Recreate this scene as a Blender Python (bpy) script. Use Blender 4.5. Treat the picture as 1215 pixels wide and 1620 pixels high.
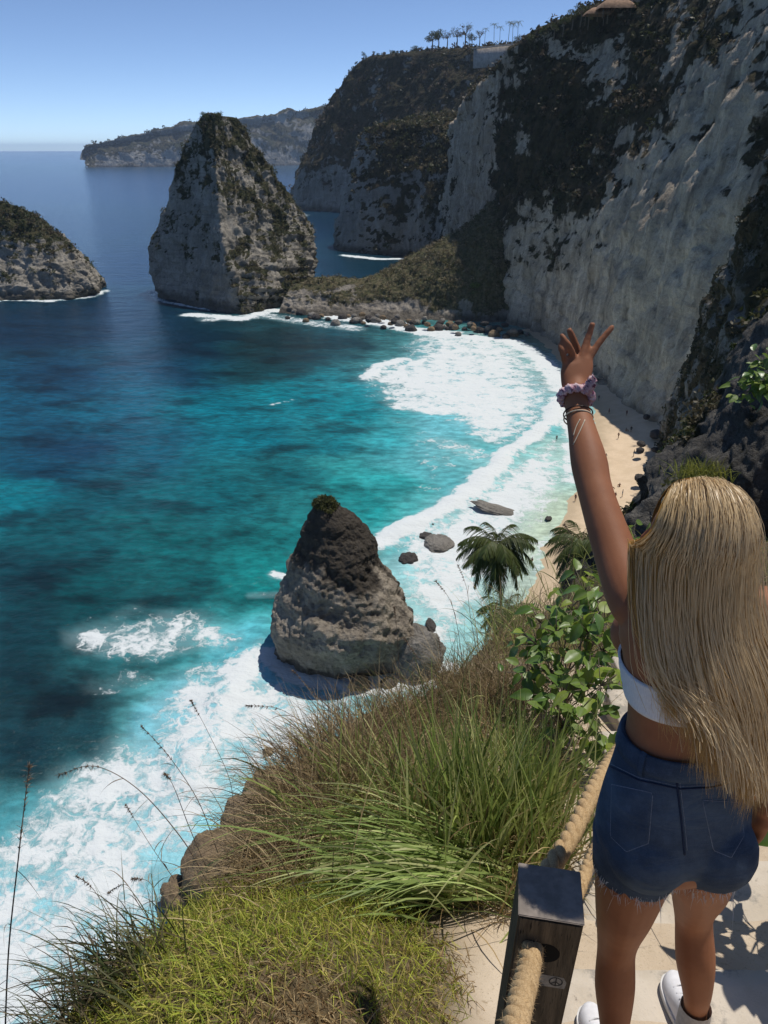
import bpy, bmesh, math, random
import numpy as np
from mathutils import Vector
from mathutils.bvhtree import BVHTree
for o in list(bpy.data.objects): bpy.data.objects.remove(o)
rng = np.random.default_rng(7)
random.seed(7)
SC = bpy.context.scene
COL = SC.collection
# ------------------------------------------------------------------ camera
PITCH = math.radians(25.6); CZ = 65.0; FPX = 1200.0
cd = bpy.data.cameras.new('camera'); cam = bpy.data.objects.new('camera', cd); COL.objects.link(cam)
cam.location = (0, 0, CZ); cam.rotation_euler = (math.pi/2-PITCH, 0, 0)
cd.sensor_fit = 'VERTICAL'; cd.sensor_height = 36.0; cd.sensor_width = 27.0; cd.lens = 36.0*FPX/1620.0
cd.clip_start = 0.05; cd.clip_end = 80000
SC.camera = cam
# ------------------------------------------------------------------ light
SUN_EL = math.radians(67.5); SUN_AZ = math.radians(41)      # azimuth measured from +X towards +Y
sdir = Vector((math.cos(SUN_EL)*math.cos(SUN_AZ), math.cos(SUN_EL)*math.sin(SUN_AZ), math.sin(SUN_EL)))
w = bpy.data.worlds.new("World"); SC.world = w; w.use_nodes = True
wn = w.node_tree; bg = wn.nodes['Background']
sky = wn.nodes.new('ShaderNodeTexSky'); sky.sky_type = 'NISHITA'; sky.sun_disc = False
sky.sun_elevation = SUN_EL; sky.sun_rotation = math.pi/2-SUN_AZ
sky.altitude = 1800; sky.air_density = 0.5; sky.dust_density = 0.0; sky.ozone_density = 2.5
wn.links.new(sky.outputs[0], bg.inputs[0]); bg.inputs[1].default_value = 0.15
sl = bpy.data.lights.new('sun', 'SUN'); sl.energy = 4.0; sl.angle = math.radians(0.53); sl.color = (1.0, 0.95, 0.87)
so = bpy.data.objects.new('sun', sl); COL.objects.link(so); so.location = (60, 30, 400)
so.rotation_euler = sdir.to_track_quat('Z', 'Y').to_euler()
SC.cycles.max_bounces = 6; SC.cycles.diffuse_bounces = 3; SC.cycles.glossy_bounces = 2; SC.cycles.transmission_bounces = 3; SC.cycles.volume_bounces = 1; SC.cycles.transparent_max_bounces = 6
SC.view_settings.view_transform = 'Standard'; SC.view_settings.look = 'None'
SC.view_settings.exposure = 0.0; SC.view_settings.gamma = 1.0; SC.view_settings.use_curve_mapping = False
# ------------------------------------------------------------------ helpers
sp, cp = math.sin(PITCH), math.cos(PITCH)
def P(px, py, Y=None, z=None, t=None):
    """world point seen at photo pixel (px,py) at distance Y ahead, or height z, or ray length t"""
    x = (px-607.5)/FPX; u = (810-py)/FPX
    d = np.array([x, cp+u*sp, -sp+u*cp])
    if Y is not None: t = Y/d[1]
    elif z is not None: t = (z-CZ)/d[2]
    return np.array([0, 0, CZ])+d*t
def lin(r, g, b):
    f = lambda c: ((c/255+0.055)/1.055)**2.4 if c > 10 else c/255/12.92
    return (f(r), f(g), f(b))
def tag(o, label=None, cat=None, group=None, kind=None):
    if label: o['label'] = label
    if cat: o['category'] = cat
    if group: o['group'] = group
    if kind: o['kind'] = kind
    return o
def mesh_np(name, V, F, attrs=None, smooth=True):
    V = np.ascontiguousarray(V, dtype=np.float32).reshape(-1, 3)
    me = bpy.data.meshes.new(name)
    if isinstance(F, (list, tuple)): parts = [np.asarray(f, dtype=np.int32) for f in F if len(f)]
    else: parts = [np.asarray(F, dtype=np.int32)]
    loops = np.concatenate([f.ravel() for f in parts])
    tot = np.concatenate([np.full(len(f), f.shape[1], dtype=np.int32) for f in parts])
    st = np.concatenate([[0], np.cumsum(tot)[:-1]]).astype(np.int32)
    me.vertices.add(len(V)); me.vertices.foreach_set('co', V.ravel())
    me.loops.add(len(loops)); me.loops.foreach_set('vertex_index', loops)
    me.polygons.add(len(tot)); me.polygons.foreach_set('loop_start', st); me.polygons.foreach_set('loop_total', tot)
    me.polygons.foreach_set('use_smooth', np.full(len(tot), smooth, dtype=bool))
    me.update(calc_edges=True); me.validate()
    for k, a in (attrs or {}).items():
        a = np.asarray(a, dtype=np.float32)
        if a.ndim == 1:
            at = me.attributes.new(k, 'FLOAT', 'POINT'); at.data.foreach_set('value', a)
        else:
            if a.shape[1] == 3: a = np.concatenate([a, np.ones((len(a), 1), np.float32)], 1)
            at = me.attributes.new(k, 'FLOAT_COLOR', 'POINT'); at.data.foreach_set('color', np.ascontiguousarray(a).ravel())
    return me
def ob(name, me, mat=None, parent=None, loc=None, rot=None, **kw):
    o = bpy.data.objects.new(name, me); COL.objects.link(o)
    if mat is not None and me is not None and len(me.materials) == 0: me.materials.append(mat)
    if parent is not None: o.parent = parent
    if loc is not None: o.location = loc
    if rot is not None: o.rotation_euler = rot
    return tag(o, **kw)
def empty(name, loc=(0, 0, 0), **kw):
    o = bpy.data.objects.new(name, None); COL.objects.link(o); o.location = loc; o.empty_display_size = 0.1
    return tag(o, **kw)
# ---- noise
_perm = np.random.default_rng(3).permutation(256).astype(np.int64); _perm = np.concatenate([_perm, _perm, _perm])
_g = np.random.default_rng(4).normal(size=(256, 3)); _g /= np.linalg.norm(_g, axis=1)[:, None]
def pn(p):
    p = np.asarray(p, dtype=np.float64); i = np.floor(p).astype(np.int64); f = p-i; i &= 255
    u = f*f*f*(f*(f*6-15)+10); out = 0
    for dx in (0, 1):
        for dy in (0, 1):
            for dz in (0, 1):
                h = _perm[_perm[_perm[(i[:, 0]+dx) & 255]+((i[:, 1]+dy) & 255)]+((i[:, 2]+dz) & 255)]
                g = _g[h]
                d = g[:, 0]*(f[:, 0]-dx)+g[:, 1]*(f[:, 1]-dy)+g[:, 2]*(f[:, 2]-dz)
                wt = (u[:, 0] if dx else 1-u[:, 0])*(u[:, 1] if dy else 1-u[:, 1])*(u[:, 2] if dz else 1-u[:, 2])
                out = out+wt*d
    return out*1.5
def fbm(p, o=5, lac=2.03, gain=0.5, ridged=False):
    p = np.asarray(p, float); a = 1.0; s = 0; n = 0
    for k in range(o):
        v = pn(p+k*17.3)
        if ridged: v = 1-2*np.abs(v)
        s = s+a*v; n += a; a *= gain; p = p*lac
    return s/n
def worley(p):
    p = np.asarray(p, float); i = np.floor(p).astype(np.int64); f = p-i; best = np.full(len(p), 9.0); b2 = best.copy()
    for dx in (-1, 0, 1):
        for dy in (-1, 0, 1):
            for dz in (-1, 0, 1):
                h = _perm[_perm[_perm[(i[:, 0]+dx) & 255]+((i[:, 1]+dy) & 255)]+((i[:, 2]+dz) & 255)]
                c = np.stack([dx+0.5+_g[h][:, 0]*0.45, dy+0.5+_g[h][:, 1]*0.45, dz+0.5+_g[h][:, 2]*0.45], 1)
                d = np.linalg.norm(c-f, axis=1)
                b2 = np.where(d < best, best, np.minimum(b2, d)); best = np.minimum(best, d)
    return best, b2
def sstep(a, b, x):
    t = np.clip((x-a)/(b-a), 0, 1); return t*t*(3-2*t)
# ---- lofts
def resamp(A, n, axis, mode='cr', closed=False):
    A = np.moveaxis(np.asarray(A, float), axis, 0); C = len(A)
    if closed: s = np.arange(n)*C/n
    else: s = np.linspace(0, C-1, n)
    i = np.floor(s).astype(int)
    if not closed: i = np.minimum(i, C-2)
    f = (s-i).reshape((-1,)+(1,)*(A.ndim-1))
    ix = (lambda k: (k % C)) if closed else (lambda k: np.clip(k, 0, C-1))
    p0, p1, p2, p3 = A[ix(i-1)], A[ix(i)], A[ix(i+1)], A[ix(i+2)]
    if mode == 'lin': R = p1+(p2-p1)*f
    else: R = 0.5*((2*p1)+(-p0+p2)*f+(2*p0-5*p1+4*p2-p3)*f*f+(-p0+3*p1-3*p2+p3)*f**3)
    return np.moveaxis(R, 0, axis)
def gridfaces(nu, nv, closed=False):
    a = np.arange(nu*nv).reshape(nu, nv)
    b = np.roll(a, -1, 0) if closed else a[1:]
    a0 = a if closed else a[:-1]
    return np.stack([a0[:, :-1], b[:, :-1], b[:, 1:], a0[:, 1:]], -1).reshape(-1, 4)
def gridnormals(G, closed=False):
    du = (np.roll(G, -1, 0)-np.roll(G, 1, 0)) if closed else np.gradient(G, axis=0)
    dv = np.gradient(G, axis=1)
    n = np.cross(du, dv); l = np.linalg.norm(n, axis=-1, keepdims=True); return n/np.maximum(l, 1e-9)
def loft(cols, nu, nv, mode_u='cr', mode_v='cr', closed=False):
    A = np.array(cols, float)
    A = resamp(A, nv, 1, mode_v); A = resamp(A, nu, 0, mode_u, closed)
    return A
# ---- ribbons (blades, strands, leaflets)
def ribbons(paths, widths, sides, cols):
    N, K, _ = paths.shape
    off = sides*(widths[..., None]*0.5)
    V = np.stack([paths-off, paths+off], 2).reshape(-1, 3)
    b = (np.arange(N)[:, None]*K+np.arange(K-1)[None])*2
    b = b.ravel(); F = np.stack([b, b+1, b+3, b+2], 1)
    C = np.repeat(np.broadcast_to(cols[:, None, :] if cols.ndim == 2 else cols, (N, K, 3)).reshape(-1, 3), 2, 0)
    return V, F, C
def unit(v): return v/np.maximum(np.linalg.norm(v, axis=-1, keepdims=True), 1e-9)
def blades(base, direc, length, width, droop, K=6, cols=None, droopdir=None, r=rng, tipw=0.08):
    N = len(base); s = np.linspace(0, 1, K)[None, :, None]
    L = length[:, None, None]; dd = np.array([0, 0, -1.0]) if droopdir is None else droopdir
    path = base[:, None]+direc[:, None]*L*s+(dd*np.ones((N, 1, 3)))*(L*droop[:, None, None])*s**2.2
    tang = unit(np.gradient(path, axis=1))
    rv = unit(r.normal(size=(N, 3)))[:, None]
    side = unit(np.cross(tang, rv))
    wd = width[:, None]*np.clip(np.minimum(1.0, 0.55+s[..., 0]*2.5)*(1-s[..., 0]**1.6)+tipw*(1-s[..., 0]), 0.02, 1)
    return ribbons(path, wd, side, cols)
def join(parts):
    V = []; F = []; C = []; n = 0
    for v, f, c in parts:
        V.append(v); F.append(f+n); C.append(c); n += len(v)
    return np.concatenate(V), np.concatenate(F), np.concatenate(C)
def leafcloud(cent, rad, n, size, cols, r, squash=0.8, flat=0.0):
    """small leaf-sized quads spread through blobs; cent (M,3) rad (M,)"""
    M = len(cent)
    d = unit(r.normal(size=(M, n, 3)))*(r.random((M, n, 1))**0.45); d[..., 2] *= squash
    c = cent[:, None]+d*rad[:, None, None]
    c = c.reshape(-1, 3); k = len(c)
    a = unit(r.normal(size=(k, 3))+np.array([0, 0, flat])); b = unit(np.cross(a, r.normal(size=(k, 3)))); e = np.cross(a, b)
    s = np.repeat(size if np.ndim(size) else np.full(M, size), n)[:, None]*r.uniform(0.6, 1.3, (k, 1))
    V = np.stack([c-b*s, c+e*s*0.5, c+b*s, c-e*s*0.5], 1).reshape(-1, 3)
    F = np.arange(k*4).reshape(-1, 4)
    cc = np.repeat(cols, n, 0)*r.uniform(0.65, 1.35, (k, 1))
    return V, F, np.repeat(cc, 4, 0)
def tube(path, rad, nseg=8, cap=True):
    path = np.asarray(path, float); K = len(path); rad = np.broadcast_to(np.asarray(rad, float), (K,))
    T = unit(np.gradient(path, axis=0)); up = np.array([0.31, 0.2, 0.93]) if abs(T[0][2]) < 0.9 else np.array([1.0, 0.1, 0])
    V = []
    x = np.cross(up, T[0]); x /= np.linalg.norm(x)
    for k in range(K):
        x = x-T[k]*np.dot(x, T[k]); x /= np.linalg.norm(x); y = np.cross(T[k], x)
        a = np.arange(nseg)*2*math.pi/nseg
        V.append(path[k]+rad[k]*(np.cos(a)[:, None]*x+np.sin(a)[:, None]*y))
    V = np.concatenate(V); a = np.arange(K*nseg).reshape(K, nseg); b = np.roll(a, -1, 1)
    F = np.stack([a[:-1], b[:-1], b[1:], a[1:]], -1).reshape(-1, 4)
    if cap:
        V = np.concatenate([V, path[:1], path[-1:]]); n = K*nseg
        T0 = np.stack([b[0], a[0], np.full(nseg, n), np.full(nseg, n)], 1); T1 = np.stack([a[-1], b[-1], np.full(nseg, n+1), np.full(nseg, n+1)], 1)
        return V, F, [T0[:, :3], T1[:, :3]]
    return V, F, []
def tubemesh(name, tubes, attrs=None):
    V = []; Q = []; T = []; n = 0
    for v, f, c in tubes:
        V.append(v); Q.append(f+n)
        for t in c: T.append(t+n)
        n += len(v)
    fs = [np.concatenate(Q)]+([np.concatenate(T)] if T else [])
    return mesh_np(name, np.concatenate(V), fs, attrs)
# ------------------------------------------------------------------ materials
class NT:
    def __init__(s, name):
        s.m = bpy.data.materials.new(name); s.m.use_nodes = True; s.t = s.m.node_tree
        s.b = s.t.nodes['Principled BSDF']; s.out = s.t.nodes['Material Output']
        s.geo = None
    def n(s, ty, **kw):
        x = s.t.nodes.new(ty)
        for k, v in kw.items():
            if hasattr(x, k) and k not in ('inputs',): setattr(x, k, v)
        return x
    def l(s, a, b): s.t.links.new(a, b)
    def pos(s):
        if s.geo is None: s.geo = s.n('ShaderNodeNewGeometry')
        return s.geo.outputs['Position']
    def attr(s, name, col=True):
        x = s.n('ShaderNodeAttribute'); x.attribute_name = name; return x.outputs['Color' if col else 'Fac']
    def noise(s, scale, detail=5, rough=0.55, vec=None, dist=0.0, mul=None):
        x = s.n('ShaderNodeTexNoise'); x.inputs['Scale'].default_value = scale; x.inputs['Detail'].default_value = detail
        x.inputs['Roughness'].default_value = rough; x.inputs['Distortion'].default_value = dist
        v = vec if vec is not None else s.pos()
        if mul is not None:
            q = s.n('ShaderNodeVectorMath', operation='MULTIPLY'); s.l(v, q.inputs[0]); q.inputs[1].default_value = mul; v = q.outputs[0]
        s.l(v, x.inputs['Vector']); return x.outputs['Fac']
    def ramp(s, fac, stops, interp='LINEAR'):
        x = s.n('ShaderNodeValToRGB'); e = x.color_ramp.elements; x.color_ramp.interpolation = interp
        while len(e) < len(stops): e.new(0.5)
        for k, (p, c) in enumerate(stops):
            e[k].position = p; e[k].color = (c, c, c, 1) if np.isscalar(c) else (*c[:3], 1)
        s.l(fac, x.inputs[0]); return x.outputs[0]
    def mix(s, fac, a, b, blend='MIX'):
        x = s.n('ShaderNodeMix'); x.data_type = 'RGBA'; x.blend_type = blend
        for i, v in ((0, fac), (6, a), (7, b)):
            if isinstance(v, (int, float)): x.inputs[i].default_value = v if i == 0 else (v, v, v, 1)
            elif isinstance(v, tuple): x.inputs[i].default_value = (*v[:3], 1)
            else: s.l(v, x.inputs[i])
        return x.outputs[2]
    def math(s, op, a, b=None, clamp=False):
        x = s.n('ShaderNodeMath'); x.operation = op; x.use_clamp = clamp
        for i, v in ((0, a), (1, b)):
            if v is None: continue
            if isinstance(v, (int, float)): x.inputs[i].default_value = v
            else: s.l(v, x.inputs[i])
        return x.outputs[0]
    def maprange(s, v, a, b, c=0.0, d=1.0, smooth=True):
        x = s.n('ShaderNodeMapRange'); x.interpolation_type = 'SMOOTHSTEP' if smooth else 'LINEAR'
        for i, q in ((0, v), (1, a), (2, b), (3, c), (4, d)):
            if isinstance(q, (int, float)): x.inputs[i].default_value = q
            else: s.l(q, x.inputs[i])
        return x.outputs[0]
    def bump(s, h, strength=0.5, dist=0.1):
        x = s.n('ShaderNodeBump'); x.inputs['Strength'].default_value = strength; x.inputs['Distance'].default_value = dist
        s.l(h, x.inputs['Height']); s.l(x.outputs[0], s.b.inputs['Normal']); return x
    def set(s, col=None, rough=None, spec=None):
        for k, v in (('Base Color', col), ('Roughness', rough), ('Specular IOR Level', spec)):
            if v is None: continue
            if isinstance(v, tuple): s.b.inputs[k].default_value = (*v[:3], 1)
            elif isinstance(v, (int, float)): s.b.inputs[k].default_value = v
            else: s.l(v, s.b.inputs[k])
        return s.m
def foliage_mat(name, trans=0.3, rough=0.55, tint=(1, 1, 1), spec=0.3):
    n = NT(name); c = n.attr('col')
    if tint != (1, 1, 1): c = n.mix(1.0, c, tint, 'MULTIPLY')
    n.set(c, rough, spec)
    t = n.n('ShaderNodeBsdfTranslucent'); n.l(c, t.inputs[0]); m = n.n('ShaderNodeMixShader'); m.inputs[0].default_value = trans
    n.l(n.b.outputs[0], m.inputs[1]); n.l(t.outputs[0], m.inputs[2]); n.l(m.outputs[0], n.out.inputs['Surface'])
    return n.m
M_LEAF = foliage_mat('foliage')
M_GRASS = foliage_mat('grass_blade', 0.35, 0.5)
def plain(name, col, rough=0.7, var=0.15, scale=20.0, bump=0.0, spec=0.3):
    n = NT(name); f = n.noise(scale, 5, 0.6)
    c = n.mix(n.maprange(f, 0.3, 0.7), tuple(x*(1-var) for x in col), tuple(min(1, x*(1+var)) for x in col)); n.set(c, rough, spec)
    if bump: n.bump(f, bump, 0.4/scale)
    return n.m
M_BARK = plain('bark', (0.16, 0.13, 0.10), 0.9, 0.3, 8, 0.5)
def rock_mat(name, light, dark, sc, vegc=((0.045, 0.05, 0.022), (0.10, 0.085, 0.05)), strata=0.0, streak=0.5, bump=0.6):
    """limestone: pale and dark weathering, vertical stains, strata, plant cover from the mesh attribute veg"""
    n = NT(name)
    big = n.noise(0.35*sc, 6, 0.6); fine = n.noise(2.2*sc, 8, 0.65); st = n.noise(1.6*sc, 7, 0.66, mul=(1, 1, 0.09)); ck = n.noise(5.0*sc, 8, 0.7, dist=1.2)
    lay = n.noise(1.0*sc, 5, 0.6, mul=(0.08, 0.08, 2.2))
    mid = tuple((a+b)/2 for a, b in zip(light, dark))
    c = n.mix(n.maprange(big, 0.35, 0.65), mid, light)
    c = n.mix(n.math('MULTIPLY', n.maprange(fine, 0.5, 0.68), 0.55), c, dark)
    c = n.mix(n.math('MULTIPLY', n.maprange(st, 0.52, 0.7), streak), c, dark)
    c = n.mix(n.math('MULTIPLY', n.maprange(st, 0.46, 0.36), streak*0.6), c, tuple(min(.75, x*1.35) for x in light))
    c = n.mix(n.math('MULTIPLY', n.maprange(n.math('ABSOLUTE', n.math('SUBTRACT', ck, 0.5)), 0.022, 0.0), 0.6), c, tuple(x*0.5 for x in dark))
    if strata: c = n.mix(n.math('MULTIPLY', n.maprange(lay, 0.52, 0.62), strata), c, tuple(x*0.5 for x in dark))
    wet = n.attr('wet', False)
    c = n.mix(wet, c, tuple(x*0.3 for x in dark))
    v = n.attr('veg', False); vn = n.noise(1.6*sc, 7, 0.7)
    vf = n.maprange(n.math('ADD', v, n.math('MULTIPLY', n.math('SUBTRACT', vn, 0.5), 1.1)), 0.42, 0.58)
    vc = n.mix(n.maprange(n.noise(0.8*sc, 5, 0.6), 0.35, 0.68), vegc[0], vegc[1])
    vc = n.mix(n.maprange(fine, 0.4, 0.7), vc, tuple(x*0.45 for x in vegc[0]))
    c = n.mix(vf, c, vc); n.set(c, 0.92, 0.15)
    h = n.math('ADD', fine, n.math('MULTIPLY', lay, 0.8*strata)); h = n.math('ADD', h, n.math('MULTIPLY', vn, vf))
    n.bump(h, bump, 1.0/sc)
    return n.m
# ------------------------------------------------------------------ sea
def sdf_poly(pts, X, Y):
    pts = np.asarray(pts); d = np.full(X.shape, 1e9); ins = np.zeros(X.shape, bool); n = len(pts)
    for i in range(n):
        a = pts[i]; b = pts[(i+1) % n]; e = b-a
        t = np.clip(((X-a[0])*e[0]+(Y-a[1])*e[1])/(e@e+1e-9), 0, 1)
        d = np.minimum(d, np.hypot(X-a[0]-t*e[0], Y-a[1]-t*e[1]))
        c = ((a[1] > Y) != (b[1] > Y)) & (X < (b[0]-a[0])*(Y-a[1])/(b[1]-a[1]+1e-12)+a[0]); ins ^= c
    return np.where(ins, -d, d)
def dist_line(pts, X, Y):
    d = np.full(X.shape, 1e9)
    for a, b in zip(pts[:-1], pts[1:]):
        e = b-a; t = np.clip(((X-a[0])*e[0]+(Y-a[1])*e[1])/(e@e+1e-9), 0, 1)
        d = np.minimum(d, np.hypot(X-a[0]-t*e[0], Y-a[1]-t*e[1]))
    return d
S2 = lambda L: np.array([P(a, b, z=0)[:2] for a, b in L])
def build_sea():
    NV, NU = 500, 330
    Yr = np.concatenate([np.exp(np.linspace(math.log(22), math.log(640), 440)), np.exp(np.linspace(math.log(650), math.log(23000), 60))])
    ur = np.linspace(-1.5, 1.0, NU)
    U, YY = np.meshgrid(ur, Yr, indexing='ij'); XX = U*(YY+30)
    p = np.stack([XX, YY, np.zeros_like(XX)], -1).reshape(-1, 3); X = p[:, 0]; Y = p[:, 1]
    # --- water body colour: depth and seabed tints, blended between hand-picked points
    ch = [(60,242,52,84,128),(300,250,44,74,118),(60,300,30,62,108),(200,300,28,60,104),(450,300,32,62,100),(30,360,24,56,98),(190,420,20,54,94),
          (520,360,14,48,78),(560,425,12,50,72),(620,412,16,52,74),(40,520,16,48,78),(200,500,14,46,74),(300,540,12,42,64),(450,540,12,42,54),(570,540,16,52,60),
          (520,510,30,80,96),(100,600,14,60,92),(280,590,10,60,88),(430,580,14,60,72),(30,640,14,78,110),(170,650,6,92,122),(330,640,4,112,136),(470,625,2,124,146),
          (560,650,8,132,152),(120,700,16,58,88),(60,740,10,66,94),(250,710,8,86,112),(400,690,6,106,128),(520,700,12,112,130),(620,690,60,160,176),(620,760,50,160,170),
          (30,790,6,110,130),(180,790,10,80,96),(330,780,10,92,106),(480,760,14,98,112),(560,800,30,140,150),(100,850,12,78,90),(250,870,8,92,100),(380,860,12,88,96),(450,850,20,110,118),
          (620,840,90,186,192),(30,900,10,60,72),(140,930,8,72,80),(300,930,8,80,88),(400,930,18,128,136),(430,900,24,136,144),(60,980,10,48,58),(60,1060,10,44,54),(120,1120,10,46,56),
          (250,1010,30,100,112),(30,1180,12,46,58),(130,1170,18,58,70),(360,1040,90,180,194),(250,1150,110,186,202),(420,1130,130,198,212),(150,1260,90,160,176),(60,1300,80,150,168),
          (250,1300,130,198,212),(330,1250,150,210,220),(100,1450,130,196,210),(30,1550,150,206,218),(720,600,120,196,208),(800,560,150,200,200),(820,620,140,206,214),(740,680,110,194,206),(820,690,90,190,196),
          (700,740,90,182,192),(790,760,150,212,212),(860,760,176,216,206),(880,700,180,216,206),(850,820,196,214,190),(820,850,200,212,186),(740,830,150,206,208),(690,900,150,206,210),(780,900,190,210,196),
          (700,1000,150,204,206),(740,1040,176,204,190),(850,540,130,140,130),(880,600,180,200,200),(690,560,100,170,184),(640,530,60,120,132),(640,600,70,150,166)]
    wp = np.array([P(a, b, z=0)[:2] for a, b, *_ in ch]); q = np.stack([wp[:, 0]/(wp[:, 1]+30)*1.6, np.log(wp[:, 1])], 1)
    cc = np.array([lin(*c[2:]) for c in ch])
    warp = np.stack([fbm(p/30+3, 6, gain=.62), fbm(p/30+40, 6, gain=.62)], 1)
    g = np.stack([U.ravel()*1.6, np.log(Y)], 1)+warp*np.array([0.13, 0.14])
    num = 0; den = 0
    for k in range(len(q)):
        wgt = 1/((g-q[k])**2).sum(1).__add__(0.0012)**1.9
        num = num+wgt[:, None]*cc[k]; den = den+wgt
    col = num/den[:, None]*0.92; col = col*(1+np.array([-.1, .10, -.03])*sstep(.40, .18, col.mean(1))[:, None])
    reef = fbm(p/np.array([16, 9, 9])+9, 6, gain=0.6); nearf = sstep(420, 200, Y)
    reef2 = fbm(p/np.array([7, 4.5, 5])+19, 5, gain=.62)
    col *= (1-0.68*nearf*np.maximum(sstep(0.0, 0.34, reef), 0.75*sstep(0.05, 0.3, reef2)*sstep(-.25, .1, reef))*(1-sstep(0.16, 0.40, col.mean(1))))[:, None]
    # --- foam cover
    N1 = fbm(p/22+5, 5); N2 = fbm(p/6+5, 4)
    F = np.zeros(len(p))
    def poly(L, s, fall, wob=6.0):
        nonlocal F
        d = sdf_poly(S2(L), X+N1*wob*1.2, Y+N2*wob*0.6+N1*wob*1.5); F = np.maximum(F, s*sstep(fall, -fall*1.1, d))
    def line(L, s, wd, wob=2.0):
        nonlocal F
        d = dist_line(S2(L), X+N2*wob, Y+N1*wob); F = np.maximum(F, s*sstep(wd*1.6, wd*0.2, d))
    poly([(660,520),(800,526),(860,565),(890,620),(885,680),(850,700),(800,715),(740,700),(690,665),(600,635),(565,600),(590,575),(640,560)], 0.74, 15)
    poly([(600,600),(700,590),(800,600),(860,650),(800,690),(700,650)], 0.80, 9)
    poly([(640,520),(760,530),(830,560),(760,570),(660,560)], 0.55, 6)
    poly([(890,690),(900,770),(860,830),(800,930),(740,1000),(720,1090),(600,1120),(640,900),(590,870),(690,815),(790,735)], 0.78, 8)
    poly([(560,640),(640,640),(760,700),(800,715),(760,760),(690,800),(620,800),(640,740)], 0.42, 12)
    poly([(590,870),(700,815),(760,790),(740,900),(700,1000),(640,960)], 0.74, 6)
    poly([(425,1010),(440,1070),(600,1110),(500,1190),(400,1260),(300,1380),(270,1480),(200,1700),(-120,1720),(-60,1380),(10,1290),(80,1215),(190,1165),(200,1120),(310,1050)], 0.66, 5)
    poly([(425,1005),(435,1060),(380,1140),(330,1230),(290,1240),(300,1150),(340,1060)], 0.92, 4)
    poly([(330,1230),(300,1380),(255,1500),(150,1640),(100,1640),(190,1480),(250,1330)], 0.86, 4)
    poly([(90,990),(200,962),(330,962),(420,990),(400,1030),(300,1045),(230,1060),(110,1025)], 0.60, 5)
    poly([(100,1080),(200,1060),(260,1090),(190,1110),(110,1110)], 0.46, 4)
    line([(300,498),(345,500),(380,505),(430,490),(520,497),(600,506),(650,520),(720,528)], 0.85, 5)
    line([(330,505),(420,500),(560,520)], 0.6, 7)
    line([(430,480),(500,492),(640,512)], 0.95, 3.5)
    line([(800,720),(840,690),(870,665),(885,640)], 1.0, 3.0); line([(580,872),(650,835),(700,808),(760,765),(795,730)], 1.0, 3.2)
    line([(580,600),(600,580),(640,570)], 0.9, 3); line([(640,640),(700,650),(800,640)], 0.8, 6)
    line([(740,532),(810,540),(860,570),(888,615)], 0.85, 5); line([(520,500),(600,512),(680,528),(760,535)], 0.8, 6)
    line([(700,700),(760,720)], 0.6, 5); line([(880,630),(905,690),(900,760)], 0.8, 2.5); line([(880,840),(850,880),(845,910)], 0.6, 1.2)
    line([(-60,472),(20,474),(80,476),(140,470),(165,460)], 0.75, 4); line([(0,476),(40,470)], 0.8, 3)
    line([(240,462),(260,478),(330,490)], 0.62, 2.6); line([(545,404),(600,410),(650,409)], 0.95, 5); line([(480,340),(530,345)], 0.6, 5)
    line([(230,256),(330,257)], 0.55, 40); line([(430,258),(470,260)], 0.8, 40)
    line([(430,905),(460,912)], 0.9, 1.3); line([(430,640),(470,630)], 0.6, 1.0); line([(400,940),(470,935),(520,925)], 0.5, 1.6)
    line([(430,1040),(470,1072),(560,1085),(650,1080),(700,1060)], 0.9, 2.5)
    # --- swell and breakers
    z = 0.16*fbm(p/7, 3)*sstep(500, 150, Y)
    for L, h, wd in (([(580,872),(650,835),(700,808),(760,765),(795,730)], 1.3, 3.0), ([(800,720),(840,690),(870,665),(885,640)], 1.1, 2.6), ([(580,600),(600,580),(640,570)], 1.0, 3.0), ([(425,1005),(360,1100),(300,1230)], 0.9, 3.0)):
        d = dist_line(S2(L), X+N2, Y+N1*2); z += h*np.exp(-(d/wd)**2)*(0.75+0.5*N2)
    z += 0.3*np.clip(F, 0, 1)*fbm(p/2.3, 3)
    z *= sstep(20000, 200, Y)
    V = p.copy(); V[:, 2] = z
    me = mesh_np('sea', V, gridfaces(NU, NV)[:, ::-1], {'col': col, 'foam': np.clip(F, 0, 1)})
    n = NT('sea_water')
    c = n.attr('col'); f = n.attr('foam', False)
    pos = n.pos()
    wv = n.noise(0.55, 6, 0.62, mul=(0.6, 1.0, 1)); wv2 = n.noise(0.07, 5, 0.6, mul=(0.5, 1.0, 1))
    c = n.mix(n.maprange(wv, 0.36, 0.66), n.mix(1.0, c, 0.74, 'MULTIPLY'), n.mix(1.0, c, 1.24, 'MULTIPLY'))
    c = n.mix(n.maprange(wv2, 0.35, 0.7), n.mix(1.0, c, 0.85, 'MULTIPLY'), n.mix(1.0, c, 1.15, 'MULTIPLY'))
    # foam lace: warped cell edges at three sizes
    dn = n.n('ShaderNodeTexNoise'); dn.inputs['Scale'].default_value = 0.35; dn.inputs['Detail'].default_value = 4; n.l(pos, dn.inputs['Vector'])
    dv = n.n('ShaderNodeVectorMath', operation='MULTIPLY_ADD'); n.l(dn.outputs['Color'], dv.inputs[0]); dv.inputs[1].default_value = (5, 5, 5); n.l(pos, dv.inputs[2])
    def lace(scale):
        v = n.n('ShaderNodeTexVoronoi'); v.feature = 'DISTANCE_TO_EDGE'; v.inputs['Scale'].default_value = scale; n.l(dv.outputs[0], v.inputs['Vector'])
        return n.maprange(v.outputs['Distance'], 0.0, 0.35, 1.0, 0.0, False)
    la = n.math('MAXIMUM', n.math('MULTIPLY', lace(0.22), 0.95), n.math('MULTIPLY', lace(0.65), 0.9))
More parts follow.
